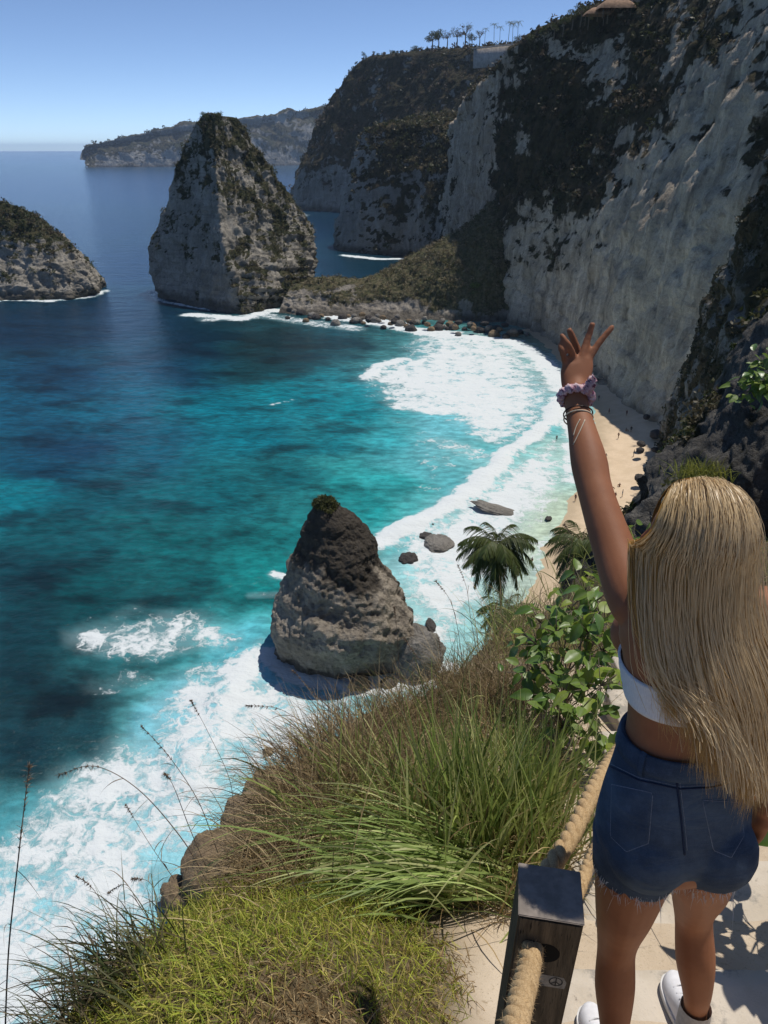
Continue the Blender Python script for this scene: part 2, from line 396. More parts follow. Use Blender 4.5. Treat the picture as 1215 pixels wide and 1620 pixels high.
    fn = n.noise(0.25, 8, 0.68, vec=dv.outputs[0]); fn2 = n.noise(1.5, 5, 0.7)
    m = n.math('ADD', n.math('MULTIPLY', la, 0.24), n.math('MULTIPLY', n.maprange(fn, 0.22, 0.78, 0, 1, False), 0.74)); m = n.math('ADD', m, n.math('MULTIPLY', n.math('SUBTRACT', fn2, 0.5), 0.3))
    th = n.math('SUBTRACT', 1.12, f)
    ff = n.maprange(n.math('SUBTRACT', m, n.math('MULTIPLY', th, 0.95)), -0.07, 0.17)
    ff = n.math('MULTIPLY', ff, n.maprange(f, 0.02, 0.3))
    # scattered whitecaps on open water
    wc = n.noise(0.05, 9, 0.75, mul=(0.5, 1.6, 1)); ff = n.math('MAXIMUM', ff, n.math('MULTIPLY', n.maprange(wc, 0.735, 0.76), 0.7))
    milky = n.math('MULTIPLY', n.maprange(f, 0.22, 0.85), 0.45)
    c = n.mix(milky, c, (0.42, 0.66, 0.70)); c = n.mix(ff, c, (0.66, 0.70, 0.71))
    n.set(c, n.maprange(ff, 0, 1, 0.16, 0.8), 0.4); n.b.inputs['IOR'].default_value = 1.33
    h = n.math('ADD', n.math('MULTIPLY', n.noise(0.9, 7, 0.65, mul=(0.7, 1, 1)), 1.0), n.math('MULTIPLY', n.noise(0.12, 4, 0.6, mul=(0.6, 1, 1)), 3.0))
    h = n.math('ADD', h, n.math('MULTIPLY', ff, 0.35))
    n.bump(h, 0.55, 0.6)
    ob('sea', me, n.m, kind='structure')
    R = 24000; V = np.array([[-R, -R, -2.0], [R, -R, -2.0], [R, R, -2.0], [-R, R, -2.0]])
    ob('open_ocean', mesh_np('open_ocean', V, np.array([[0, 1, 2, 3]])), plain('deep_water', (0.010, 0.035, 0.085), 0.2, 0.1, 0.01), kind='structure')
build_sea()
# ------------------------------------------------------------------ rock
def rockify(G, closed, amp, L, strata=0.0, sh=3.0, knob=0.0, seed=0.0, edge=None):
    """push a lofted sheet in and out along its normals: masses, ledges, knobs"""
    N = gridnormals(G, closed); s = G.shape; p = G.reshape(-1, 3); q = p/L+seed
    d = fbm(q, 6, gain=0.55)*1.0+0.55*fbm(q*2.7+7, 4, ridged=True)
    if np.any(strata):
        zz = (p[:, 2]+0.22*p[:, 0])/sh+0.6*pn(q*0.8+3); k = np.stack([zz*0, zz*0, zz], 1)+seed
        d = d+strata*(pn(k*1.0+np.array([.3, .7, 0]))+0.6*pn(k*2.3))
    if knob:
        qq = q+0.25*np.stack([fbm(q*2+5, 3), fbm(q*2+9, 3), fbm(q*2+13, 3)], 1); qq = qq*np.array([1, 1, 0.62]); a, b = worley(qq*2.6); d = d+knob*(np.minimum(b-a, .45)*1.3-0.35)+0.30*knob*fbm(q*9+3, 4, ridged=True)
    d = (d-d.mean())*amp
    if edge is not None: d = d*edge.ravel()
    return (p+N.reshape(-1, 3)*d[:, None]).reshape(s)
def shrubs(name, G, closed, veg, n, rmin, rmax, leaf, parent, nl=34, seed=1, cols=None, thr=0.5, up=0.0):
    """plant cover growing on a lofted face where its veg attribute is high"""
    r = np.random.default_rng(seed); N = gridnormals(G, closed)
    area = np.linalg.norm(np.cross(np.gradient(G, axis=0), np.gradient(G, axis=1)), axis=-1)
    wgt = (area*np.clip(veg-thr, 0, 1)*(1+up*np.clip(N[..., 2], 0, 1))).ravel(); wgt /= wgt.sum()
    idx = r.choice(len(wgt), n, p=wgt)
    rad = rmin+(rmax-rmin)*r.random(n)**2.2
    c = G.reshape(-1, 3)[idx]+N.reshape(-1, 3)[idx]*rad[:, None]*0.25
    pal = np.array(cols if cols is not None else [(0.05, 0.065, 0.02), (0.075, 0.085, 0.03), (0.035, 0.045, 0.018), (0.12, 0.095, 0.055), (0.09, 0.07, 0.045)])
    V, F, C = leafcloud(c, rad, nl, leaf*(0.6+0.5*rad/rmax), pal[r.integers(0, len(pal), n)], r, 0.75)
    return ob(name, mesh_np(name, V, F, {'col': C}, False), M_LEAF, parent, kind='stuff')
pts = lambda L: [P(*a[:2], **({'z': a[2][0]} if isinstance(a[2], tuple) else {'Y': a[2]})) for a in L]
def stack_ring(levels, back, zb=None):
    """levels: each a list of front outline points (left..right); a back arc is added so that the rock is solid"""
    out = []
    for k, L in enumerate(levels):
        f = np.array(pts(L)); l, r_ = f[0], f[-1]; c = (l+r_)/2; w_ = np.linalg.norm(r_-l); zc = f[:, 2].mean()
        B = [r_+np.array([-.06*w_, back[k]*0.55, 0]), c+np.array([.12*w_, back[k], 0]), c+np.array([-.15*w_, back[k]*0.95, 0]), l+np.array([.06*w_, back[k]*0.5, 0])]
        out.append(np.concatenate([f, np.array(B)]))
    return np.array(out).transpose(1, 0, 2)          # ring, level
def finish_rock(name, G, closed, mat, veg, wet, parent=None, **kw):
    f = gridfaces(G.shape[0], G.shape[1], closed); V = G.reshape(-1, 3); fs = [f]
    if closed:
        top = np.arange(G.shape[0])*G.shape[1]+G.shape[1]-1; c = len(V); V = np.concatenate([V, G[:, -1].mean(0)[None]])
        fs.append(np.stack([top, np.roll(top, -1), np.full(len(top), c)], 1)); veg = np.append(veg.ravel(), 1.0); wet = np.append(wet.ravel(), 0.0)
    return ob(name, mesh_np(name, V, fs, {'veg': veg.ravel(), 'wet': wet.ravel()}), mat, parent, **kw)
wetline = lambda G, h, s=0.7: (s*sstep(h*1.3, h*0.4, G[..., 2]+0.6*h*fbm(G.reshape(-1, 3)/4, 3).reshape(G.shape[:2])))
V_GREEN = ((0.035, 0.042, 0.018), (0.10, 0.085, 0.045)); V_DARK = ((0.034, 0.034, 0.015), (0.088, 0.066, 0.038))
LIME = rock_mat('limestone_wall', (0.53, 0.45, 0.35), (0.17, 0.14, 0.105), 0.20, V_DARK, 0.10, 0.85)
LIME_FAR = rock_mat('limestone_far_cliff', (0.36, 0.33, 0.285), (0.125, 0.115, 0.10), 0.12, V_DARK, 0.12, 0.6)
LIME_LIT = rock_mat('limestone_stack', (0.40, 0.365, 0.31), (0.12, 0.11, 0.09), 0.30, V_GREEN, 0.22, 0.5)
LIME_DARK = rock_mat('limestone_weathered', (0.34, 0.31, 0.27), (0.055, 0.05, 0.045), 0.75, ((0.05, 0.055, 0.018), (0.085, 0.08, 0.03)), 0.25, 0.35, 0.8)
LIME_HILL = rock_mat('limestone_headland', (0.34, 0.33, 0.31), (0.14, 0.12, 0.10), 0.03, ((0.05, 0.055, 0.028), (0.10, 0.082, 0.05)), 0.2, 0.4)
# ---- triangular sea stack
lv = [[(252,474,(-1,)),(320,492,(-1,)),(386,503,(-1,)),(440,488,(-1,)),(492,468,375)],
      [(236,432,388),(300,450,362),(374,462,338),(440,450,352),(499,425,384)],
      [(238,385,390),(290,392,368),(356,398,346),(430,386,366),(499,374,392)],
      [(262,318,388),(300,322,372),(346,325,356),(410,324,372),(470,326,392)],
      [(284,255,386),(312,256,376),(341,258,364),(385,262,376),(428,272,390)],
      [(303,208,384),(322,205,379),(341,206,372),(365,206,379),(394,216,388)],
      [(322,182,383),(331,179,381),(341,180,378),(355,184,380),(374,187,385)]]
G = loft(stack_ring(lv, [50, 46, 40, 32, 22, 12, 5]), 330, 210, 'lin', 'cr', True)
hz = np.clip(G[..., 2]/80, 0, 1); fl = np.minimum(1, 0.35+3*(1-hz))
lit = sstep(-70, -58, G[..., 0]-(G[..., 1]-350)*0.1)
G = rockify(G, True, 2.5, 21, 0.05+0.45*(lit*sstep(0.55, 0.25, hz)).ravel(), 2.3, 1.05, 1.3, fl)
nz = gridnormals(G, True)[..., 2]
vn = fbm(G.reshape(-1, 3)/np.array([9, 9, 14])+6, 5, gain=0.6).reshape(hz.shape)
vg = 0.26+0.34*sstep(0.4, 0.95, hz)+1.2*vn+0.35*sstep(0.35, 0.8, nz)+0.22*lit*fbm(G.reshape(-1, 3)/9+4, 3).reshape(hz.shape)+0.12*lit-0.5*sstep(0.28, 0.1, hz)*(1-lit)
t = empty('sea_stack', (-75, 375, 0), label='tall triangular limestone sea stack standing in deep blue water', cat='sea stack')
def under(o, p):
    o.parent = p; o.matrix_parent_inverse = p.matrix_basis.inverted(); return o
under(finish_rock('rock_body', G, True, LIME_LIT, vg, wetline(G, 4.5)), t)
under(shrubs('plant_cover', G, True, vg, 1300, 0.5, 1.9, 0.36, None, 26, 2, thr=0.45, up=1.0, cols=[(0.075, 0.08, 0.03), (0.10, 0.095, 0.045), (0.05, 0.06, 0.022), (0.12, 0.10, 0.06)]), t)
# ---- islet at the left
lv = [[(-190,474,(-1,)),(-60,482,(-1,)),(40,478,(-1,)),(110,478,(-1,)),(153,468,(-1,))],
      [(-200,440,385),(-60,446,372),(40,452,372),(108,456,374),(152,458,380)],
      [(-190,400,392),(-60,400,380),(30,412,380),(96,418,380),(138,430,384)],
      [(-170,350,398),(-70,345,388),(20,362,388),(76,376,390),(110,392,392)],
      [(-140,322,402),(-70,314,396),(4,322,396),(44,340,398),(72,356,400)],
      [(-110,305,405),(-70,303,402),(-30,306,402),(0,318,403),(20,330,404)]]
G = loft(stack_ring(lv, [60, 55, 45, 34, 22, 8]), 240, 120, 'lin', 'cr', True)
hz = np.clip(G[..., 2]/44, 0, 1); G = rockify(G, True, 2.8, 16, 0.08, 2.4, 0.95, 5.1, np.minimum(1, 0.4+3*(1-hz)))
nz = gridnormals(G, True)[..., 2]; vn = fbm(G.reshape(-1, 3)/9+6, 5, gain=0.6).reshape(hz.shape)
vg = 0.08+0.6*sstep(0.3, 0.7, hz)+1.0*vn+0.3*sstep(0.3, 0.8, nz)
t = empty('rocky_islet', (-175, 390, 0), label='low rocky islet topped with scrub, beside the tall triangular stack', cat='islet')
under(finish_rock('rock_body', G, True, LIME_LIT, vg, wetline(G, 4)), t)
under(shrubs('plant_cover', G, True, vg, 1100, 0.8, 2.4, 0.5, None, 24, 3, thr=0.3, up=1.0), t)
# ---- pyramid rock in the surf
lv = [[(437,1044,(-1,)),(470,1066,(-1,)),(520,1076,(-1,)),(590,1080,(-1,)),(652,1056,(-1,))],
      [(427,1000,87),(462,1018,83),(515,1030,81),(600,1028,82),(655,1005,86)],
      [(438,955,89),(470,962,85),(510,970,83.4),(588,968,84),(630,952,88)],
      [(455,905,90),(482,908,87),(512,912,85.5),(568,910,86),(604,908,89.5)],
      [(470,865,90.5),(490,866,88.5),(515,868,87.3),(557,866,88),(590,862,90.5)],
      [(485,825,91),(498,826,89.7),(514,828,88.8),(540,826,89.4),(563,825,91)],
      [(497,800,91.5),(504,798,90.9),(513,797,90.4),(526,799,90.9),(540,804,91.6)],
      [(508,789,91.6),(511,788,91.4),(514,788,91.3),(518,789,91.4),(522,791,91.7)]]
G = loft(stack_ring(lv, [15, 14, 12, 9, 6.5, 4, 1.6, 0.6]), 300, 210, 'cr', 'cr', True)
hz = np.clip(G[..., 2]/25, 0, 1); kn = sstep(0.44, 0.58, hz+0.50*fbm(G.reshape(-1, 3)/np.array([5, 5, 8]), 5, gain=.6).reshape(hz.shape)+0.016*(G[..., 0]+4))
G0 = rockify(G, True, 0.95, 8.0, 0.30, 1.6, 0.85, 2.2, np.minimum(1, 0.12+2.2*(1-hz)))
G1 = rockify(G, True, 0.85, 5.4, 0.28, 1.3, 0.95, 2.2, np.minimum(1, 0.08+1.8*(1-hz)))
G = G0*(1-kn[..., None])+G1*kn[..., None]
d_ = G-np.array(P(535, 940, Y=82)); blob = np.exp(-((d_[..., 0]/1.7)**2+(d_[..., 2]/2.6)**2+(d_[..., 1]/3)**2))
vg = 0.05+0.9*sstep(0.93, 0.99, hz/hz.max())+0.62*blob+0.16*kn
PM = rock_mat('limestone_pyramid', (0.43, 0.375, 0.30), (0.13, 0.11, 0.09), 0.75, ((0.06, 0.065, 0.02), (0.085, 0.08, 0.03)), 0.25, 0.35, 0.8)
# dark lichen crust on the upper part has its own outline: use wet as crust mask
t = empty('pyramid_rock', (-4, 88, 0), label='small pointed pyramid rock rising from white surf, grass tuft on its tip', cat='rock')
under(finish_rock('rock_body', G, True, PM, vg, np.maximum(wetline(G, 1.5, 0.6), 0.88*kn)), t)
under(shrubs('plant_cover', G, True, np.where(hz > hz.max()-0.05, 1.0, 0.0)+blob, 150, 0.25, 0.6, 0.16, None, 30, 4, thr=0.55, cols=[(0.10, 0.10, 0.03), (0.07, 0.075, 0.022)]), t)
# ---- loose rocks
_bl = {}
def boulder_mesh(seed, n=52, amp=0.16, mi=0):
    if (seed, n, mi) in _bl: return _bl[(seed, n, mi)]
    th = np.linspace(0, math.pi, n//2); ph = np.arange(n)*2*math.pi/n
    A, B = np.meshgrid(ph, th, indexing='ij'); D = np.stack([np.cos(A)*np.sin(B), np.sin(A)*np.sin(B), -np.cos(B)], -1); p = D.reshape(-1, 3)
    a, b = worley(p*1.4+seed*3.7); r_ = 0.8+amp*(1.4*(b-a)-0.3)+0.2*fbm(p*2+seed, 5)+0.07*fbm(p*7+seed, 3)
    V = p*r_[:, None]
    me = mesh_np('boulder', V, gridfaces(n, n//2, True), {'veg': np.zeros(len(V)), 'wet': np.zeros(len(V))})
    _bl[(seed, n, mi)] = me; return me
BM = [rock_mat('boulder_grey', (0.30, 0.28, 0.25), (0.09, 0.08, 0.07), 0.9, V_GREEN, 0.1, 0.3, 0.7), rock_mat('boulder_brown', (0.30, 0.22, 0.14), (0.10, 0.075, 0.05), 0.9, V_GREEN, 0.1, 0.3, 0.7), rock_mat('boulder_black', (0.10, 0.09, 0.085), (0.035, 0.032, 0.03), 0.9, V_GREEN, 0.1, 0.3, 0.7)]
def boulder(loc, size, rz, mi, seed, label, group=None, name='boulder'):
    me = boulder_mesh((seed % 5)+1, 52 if loc[1] < 140 and size[0] > 1.5 else 26, mi=mi)
    o = ob(name, me, BM[mi], loc=loc, rot=(0.2*math.sin(seed*3), 0.2*math.cos(seed*5), rz), label=label, cat='rock', group=group); o.scale = size; return o
boulder(P(658, 1040, z=1.4), (5.0, 4.6, 5.4), 0.4, 0, 1, 'big rounded grey boulder leaning on the right foot of the pyramid rock')
boulder(P(706, 1078, z=0.0), (2.0, 1.8, 1.5), 1.0, 1, 2, 'brown boulder on the shore beside the rounded grey boulder')
boulder(P(568, 1085, z=0.0), (1.9, 1.4, 1.9), 0.4, 1, 3, 'small brown pointed rock before the foot of the pyramid rock')
boulder(P(615, 1082, z=-0.2), (1.8, 1.5, 1.0), 0.9, 2, 4, 'dark wet rock between pyramid rock and brown pointed rock')
for k, (px, py, sx, sy, sz, mi, lb) in enumerate([(790,808,7.0,1.6,0.7,0,'long flat reef rock lying in shallows off the sand'),(694,860,3.4,2.4,1.1,0,'largest grey rock awash in foam behind the pyramid rock'),(672,848,1.7,1.0,0.6,2,'dark rock awash next to the largest grey rock'),
        (645,884,2.2,1.2,0.9,2,'low dark rock awash nearest to the slope of the pyramid rock'),(682,830,0.8,0.6,0.4,2,'tiny dark rock awash beyond the largest grey rock'),(868,820,1.6,0.5,0.35,2,'small flat dark rock at the wet edge of the sand'),
        (642,968,1.7,0.9,0.7,2,'small dark ledge rock behind the right shoulder of pyramid rock'),(682,990,2.0,0.6,0.5,2,'thin dark rock awash behind the rounded boulder')]):
    p = P(px, py, z=0.15); boulder(p, (sx, sy*1.6, sz), 0.3*k-0.4 if k else -0.35, mi, k, lb, 'rocks awash behind the pyramid rock')
for k, (px, py, s, mi, zz, lb) in enumerate([(425,1250,3.6,1,0.0,'pale brown boulder awash in surf under the brown grass'),(395,1300,4.2,1,2.0,'blocky brown boulder with yellow stain under the dry grass stalks'),(340,1370,4.6,1,3.0,'large brown boulder wrapped by surf below the seed stalks'),(285,1420,2.6,1,1.0,'tan boulder outermost in the surf below the grass mound'),
        (425,1190,0.9,1,0.0,'little brown rock alone in the milky surf'),(480,1240,3.4,1,2.0,'brown boulder half behind the dry brown grass'),(610,1140,1.6,1,0.3,'small brown boulder on shore below the green tussock'),(575,1090,0.8,0,0.0,'little grey rock in foam near the brown pointed rock')]):
    boulder(P(px, py, z=zz), (s, s*0.85, s*0.8), 0.7*k, mi, k+2, lb, 'boulders at the foot of the near slope')
# ------------------------------------------------------------------ mainland cliffs
def proj(G):
    d = G-np.array([0, 0, CZ]); f = d[..., 1]*cp-d[..., 2]*sp; u = d[..., 1]*sp+d[..., 2]*cp
    return 607.5+FPX*d[..., 0]/f, 810-FPX*u/f
def growth(G, blobs):
    """where plants have taken hold or the face is bare, surveyed from the photograph"""
    x, y = proj(G); s = 0
    for (a, b, rx, ry, w_) in blobs: s = s+w_*np.exp(-((x-a)/rx)**2-((y-b)/ry)**2)
    return s
def col_(base, top, lean, back, lip=0.0):
    """one cliff profile: foot below the sea, face, lip, then the plateau running back"""
    b = np.array(base, float); t = np.array(top, float); bk = np.array(back, float)
    f0 = b.copy(); f0[2] = -2
    m1 = b+(t-b)*0.33; m1[:2] = b[:2]+(t[:2]-b[:2])*(0.33-lean); m2 = b+(t-b)*0.68; m2[:2] = b[:2]+(t[:2]-b[:2])*(0.66-lean*0.6)
    m3 = b+(t-b)*0.9; m3[:2] = b[:2]+(t[:2]-b[:2])*0.84
    return [f0, b, m1, m2, m3, t, t+(bk-t)*0.4+np.array([0, 0, lip]), bk]
cols = [col_((34, 500, 0), (44, 520, 76), 0.1, (120, 600, 95)), col_((38, 455, 0), (41, 480, 80), 0.1, (120, 540, 104)), col_((42, 415, 0), (44, 440, 87), 0.12, (120, 480, 108)),
        col_((46, 365, 0), (50, 400, 95), 0.12, (120, 440, 112)), col_((51, 322, 1), (62, 362, 108), 0.14, (140, 400, 118)), col_((62, 296, 2), (80, 338, 114), 0.16, (150, 370, 122)),
        col_((67, 268, 3), (96, 320, 120), 0.16, (170, 340, 126)), col_((67, 239, 3), (104, 290, 124), 0.16, (180, 310, 130)), col_((69, 205, 3), (104, 246, 126), 0.14, (180, 270, 132)), col_((74, 172, 3), (106, 196, 128), 0.12, (180, 200, 132)),
        col_((80, 150, 4), (118, 160, 130), 0.1, (190, 150, 134))]
G = loft(cols, 410, 330)
zf = np.clip(G[..., 2]/115, 0, 1)
x_ = np.arctan2(G[..., 0]-150, G[..., 1]-250)
G = rockify(G, False, 4.2, 34, 0.12, 5.0, 0.35, 3.3, 0.35+0.65*sstep(1.0, 0.85, zf)*np.ones_like(zf))
q_ = (G/np.array([11, 11, 46])).reshape(-1, 3); G = G+gridnormals(G)*(2.2*fbm(q_+3, 7, gain=.58, ridged=True).reshape(zf.shape)*sstep(1.02, 0.8, zf))[..., None]
pg = G.reshape(-1, 3); nn = gridnormals(G)
vn = fbm(pg/np.array([26, 26, 15])+8, 5, gain=0.6).reshape(zf.shape)
vg = 0.17+0.20*sstep(0.25, 0.7, zf)+1.15*vn+0.35*fbm(pg/np.array([7, 7, 5])+3, 4).reshape(zf.shape)+0.35*sstep(0.25, 0.7, nn[..., 2])-0.25*sstep(0.2, 0.08, zf)+growth(G, [(800,240,35,70,.4),(860,120,60,50,.45),(900,210,80,80,.5),(830,310,55,60,.5),(960,50,130,30,.4),(905,330,50,60,.3),(930,280,50,70,.3),(1040,90,35,100,.4),
    (860,400,50,22,.35),(870,428,30,9,.3),(990,170,40,60,.25),(1130,60,30,60,.2),(755,230,50,95,-.35),(960,115,45,24,-.35),(1010,330,60,80,-.35),(880,480,90,50,-.3),(1085,320,35,200,-.45),(1150,160,35,120,-.35),(990,440,110,80,-.35),(1050,530,60,100,-.3)])
vg = np.where(zf > 0.98, vg+0.5, vg)
cl = finish_rock('cliff_wall', G, False, LIME, vg, wetline(G, 2.5, 0.35), kind='structure')
shrubs('cliff_plants', G, False, vg, 2600, 1.0, 3.4, 0.75, cl, 26, 5, thr=0.45, up=0.8, cols=[(0.045, 0.05, 0.02), (0.06, 0.062, 0.028), (0.032, 0.036, 0.018), (0.095, 0.075, 0.048), (0.07, 0.055, 0.038)])
# knoll buttress behind the saddle
cols = [col_((10, 690, 0), (30, 690, 70), 0.05, (60, 690, 80)), col_((-24, 640, 0), (-4, 640, 72), 0.05, (60, 650, 84)), col_((-37, 588, 0), (-14, 600, 76), 0.1, (40, 625, 84)), col_((-22, 556, 0), (2, 580, 79), 0.12, (40, 600, 86)), col_((14, 534, 0), (20, 568, 79), 0.2, (60, 590, 86)), col_((28, 505, 0), (40, 545, 76), 0.2, (90, 560, 86)), col_((36, 470, 0), (56, 510, 76), 0.2, (100, 520, 86))]
G = loft(cols, 220, 165); zf = np.clip(G[..., 2]/80, 0, 1)
G = rockify(G, False, 4.0, 24, 0.12, 4.0, 0.6, 9.3); nn = gridnormals(G); vn = fbm(G.reshape(-1, 3)/18+2, 5).reshape(zf.shape)
vg = 0.02+0.35*sstep(0.2, 0.8, zf)+0.8*vn+0.6*sstep(0.25, 0.7, nn[..., 2])+0.3*sstep(-20, 10, G[..., 0])
kn_ = finish_rock('knoll_buttress', G, False, LIME_FAR, vg, wetline(G, 4, 0.6), kind='structure')
shrubs('knoll_plants', G, False, vg, 1300, 1.4, 3.6, 1.0, kn_, 26, 6, thr=0.42, up=1.0, cols=[(0.07, 0.075, 0.028), (0.10, 0.085, 0.045), (0.045, 0.05, 0.02), (0.13, 0.11, 0.06)])
# far headland cliff with the plateau
cols = [col_((-90, 1250, 0), (-40, 1250, 120), 0.1, (60, 1250, 140)), col_((-120, 1080, 0), (-58, 1090, 120), 0.1, (60, 1150, 146)), col_((-116, 1000, 0), (-62, 1020, 112), 0.1, (40, 1060, 150)), col_((-92, 955, 0), (-26, 985, 152), 0.14, (60, 1030, 158)),
        col_((-52, 925, 0), (8, 950, 156), 0.16, (120, 990, 160)), col_((0, 840, 0), (60, 890, 155), 0.16, (160, 930, 160)), col_((60, 740, 0), (112, 810, 150), 0.2, (220, 850, 158)), col_((90, 640, 0), (150, 700, 140), 0.2, (260, 740, 150)), col_((110, 560, 0), (170, 600, 128), 0.2, (280, 620, 140))]
G = loft(cols, 240, 180); zf = np.clip(G[..., 2]/152, 0, 1)
G = rockify(G, False, 7.0, 52, 0.1, 7.0, 0.6, 6.1, 0.3+0.7*sstep(1.0, 0.9, zf)); nn = gridnormals(G); vn = fbm(G.reshape(-1, 3)/30+2, 5).reshape(zf.shape)
vg = 0.30+0.35*sstep(0.1, 0.5, zf)+0.7*vn+0.4*sstep(0.25, 0.7, nn[..., 2])-0.35*sstep(0.16, 0.05, zf)
hc = finish_rock('headland_cliff', G, False, LIME_FAR, vg, wetline(G, 5, 0.6), kind='structure')
shrubs('headland_plants', G, False, vg, 1500, 2.0, 5.2, 1.5, hc, 20, 7, thr=0.4, up=0.8, cols=[(0.05, 0.052, 0.026), (0.075, 0.06, 0.042), (0.04, 0.042, 0.022), (0.095, 0.075, 0.052)])
# saddle ridge joining wall and stack
def pc(*L): return [P(a, b, **({'z': c} if isinstance(c, float) else {'Y': c})) for a, b, c in L]
cols = [pc((440,500,-1.0),(445,482,341),(452,465,346),(462,455,356),(470,458,372),(480,455,400)),
        pc((500,505,-1.0),(505,486,338),(508,460,345),(508,440,356),(515,442,372),(520,450,400)),
        pc((570,512,-1.0),(575,492,333),(578,462,342),(580,440,356),(585,446,374),(590,450,400)),
        pc((640,522,-1.0),(645,500,326),(648,452,338),(652,410,354),(656,404,372),(660,430,410)),
        pc((710,528,-1.0),(714,508,321),(716,440,332),(722,380,350),(728,368,370),(735,400,410)),
        pc((770,532,-1.0),(772,512,318),(770,430,326),(774,350,342),(782,318,362),(790,340,400)),
        pc((815,530,-1.0),(815,512,318),(806,440,326),(800,360,340),(806,320,360),(812,330,400))]
G = loft(cols, 240, 110); G = rockify(G, False, 1.7, 9, 0.25, 2.0, 0.5, 4.4); nn = gridnormals(G)
zf = G[..., 2]; vn = fbm(G.reshape(-1, 3)/9+2, 4).reshape(zf.shape)
vg = 0.08+0.75*sstep(2, 11, zf+8*vn)+0.3*vn+0.2*sstep(-25, 20, G[..., 0])
sd = finish_rock('saddle_ridge', G, False, rock_mat('ridge_scree', (0.36, 0.32, 0.27), (0.10, 0.09, 0.075), 0.5, ((0.085, 0.085, 0.04), (0.17, 0.14, 0.085)), 0.05, 0.4), vg, wetline(G, 2.5, 0.7), kind='structure')
shrubs('ridge_plants', G, False, vg, 1300, 0.6, 1.9, 0.42, sd, 24, 8, thr=0.4, cols=[(0.17, 0.14, 0.085), (0.14, 0.125, 0.06), (0.09, 0.095, 0.04), (0.20, 0.165, 0.10)])
for k in range(46):                                   # boulders along the foot of the ridge
    u = k/45; px = 455+u*375+5*math.sin(k*7); py = 497+u*30+4*math.sin(k*5)+ (6 if k % 3 == 0 else 0); s = 1.1+1.5*abs(math.sin(k*2.3))**2
    boulder(P(px, py, z=0.4), (s*1.2, s, s*0.9), k*1.3, [2, 0, 2, 1][k % 4], k, ['black wet', 'grey', 'black rounded', 'brown'][k % 4]+' '+('small' if s < 1.6 else 'medium' if s < 2.2 else 'large')+' boulder at the waterline below the saddle ridge', 'boulders along the foot of the ridge')
for k in range(22):
    px = 560+k*12+4*math.sin(k*3); py = 500+ (px-560)*0.08+5*math.sin(k*4); p = P(px, py, z=2.2)
    boulder(p, (1.5+0.8*math.sin(k)**2, 1.4, 1.2), k*0.9, [0, 1, 2][k % 3], k+3, ['grey', 'brown', 'black'][k % 3]+(' large' if math.sin(k)**2 > .5 else ' small')+' boulder on the upper row below the saddle ridge', 'boulders along the foot of the ridge')
# dark buttress at the right
cols = [col_((64, 166, 2), (76, 176, 40), 0.1, (110, 190, 70)), col_((60, 152, 2), (66, 150, 44), 0.12, (110, 170, 80)), col_((55, 137, 2), (61, 128, 66), 0.1, (110, 150, 100)), col_((48, 120, 2), (62, 112, 84), 0.1, (110, 120, 110)), col_((46, 100, 4), (66, 96, 92), 0.1, (110, 95, 115)), col_((50, 75, 10), (70, 72, 98), 0.1, (110, 70, 115)), col_((52, 45, 20), (72, 40, 100), 0.1, (110, 40, 115))]
G = loft(cols, 210, 190); zf = np.clip(G[..., 2]/95, 0, 1)
G = rockify(G, False, 3.0, 16, 0.2, 3.0, 0.5, 12.3); nn = gridnormals(G); vn = fbm(G.reshape(-1, 3)/10+2, 5).reshape(zf.shape)
vg = 0.55+0.7*vn
bt = finish_rock('dark_buttress', G, False, rock_mat('limestone_shaded', (0.24, 0.23, 0.21), (0.06, 0.055, 0.05), 0.3, V_DARK, 0.1, 0.6), vg, wetline(G, 1, 0.2), kind='structure')  # rock colour itself darkened for the shade on this face
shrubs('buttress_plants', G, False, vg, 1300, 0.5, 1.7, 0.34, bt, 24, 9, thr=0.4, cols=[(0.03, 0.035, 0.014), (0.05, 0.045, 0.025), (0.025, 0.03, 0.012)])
# beach
wl = [(826,521),(855,540),(890,575),(935,632),(938,668),(930,710),(915,775),(872,848),(850,905),(836,940),(800,985)]
A = np.array([P(a, b, z=0) for a, b in wl])
dd = unit(np.gradient(A, axis=0)); nrm = np.stack([dd[:, 1], -dd[:, 0], 0*dd[:, 0]], 1); nrm *= np.sign((nrm*np.array([1, 0.1, 0])).sum(1))[:, None]
cols = [[a-n_*26+np.array([0, 0, -2.6]), a-n_*8+np.array([0, 0, -0.75]), a, a+n_*9+np.array([0, 0, 0.7]), a+n_*20+np.array([0, 0, 2.0]), a+n_*60+np.array([0, 0, 5.0])] for a, n_ in zip(A, nrm)]
G = loft(cols, 140, 70); G[..., 2] += 0.16*fbm(G.reshape(-1, 3)/4, 4).reshape(G.shape[:2])
n = NT('beach_sand'); nb = n.noise(0.4, 6, 0.6); nf = n.noise(6, 4, 0.6)
sx_ = n.n('ShaderNodeSeparateXYZ'); n.l(n.pos(), sx_.inputs[0]); wetf = n.maprange(n.math('ADD', sx_.outputs[2], n.math('MULTIPLY', nb, 0.5)), 0.30, 0.75, 0.0, 1.0)
c = n.mix(n.maprange(nb, 0.3, 0.7), (0.60, 0.46, 0.31), (0.68, 0.53, 0.37)); c = n.mix(n.maprange(nf, 0.55, 0.75), c, (0.52, 0.40, 0.28)); c = n.mix(wetf, (0.50, 0.39, 0.26), c)
n.set(c, n.maprange(wetf, 0, 1, 0.35, 0.9), 0.2); n.bump(nf, 0.3, 0.15)
ob('beach', mesh_np('beach', G.reshape(-1, 3), gridfaces(*G.shape[:2])), n.m, kind='structure')
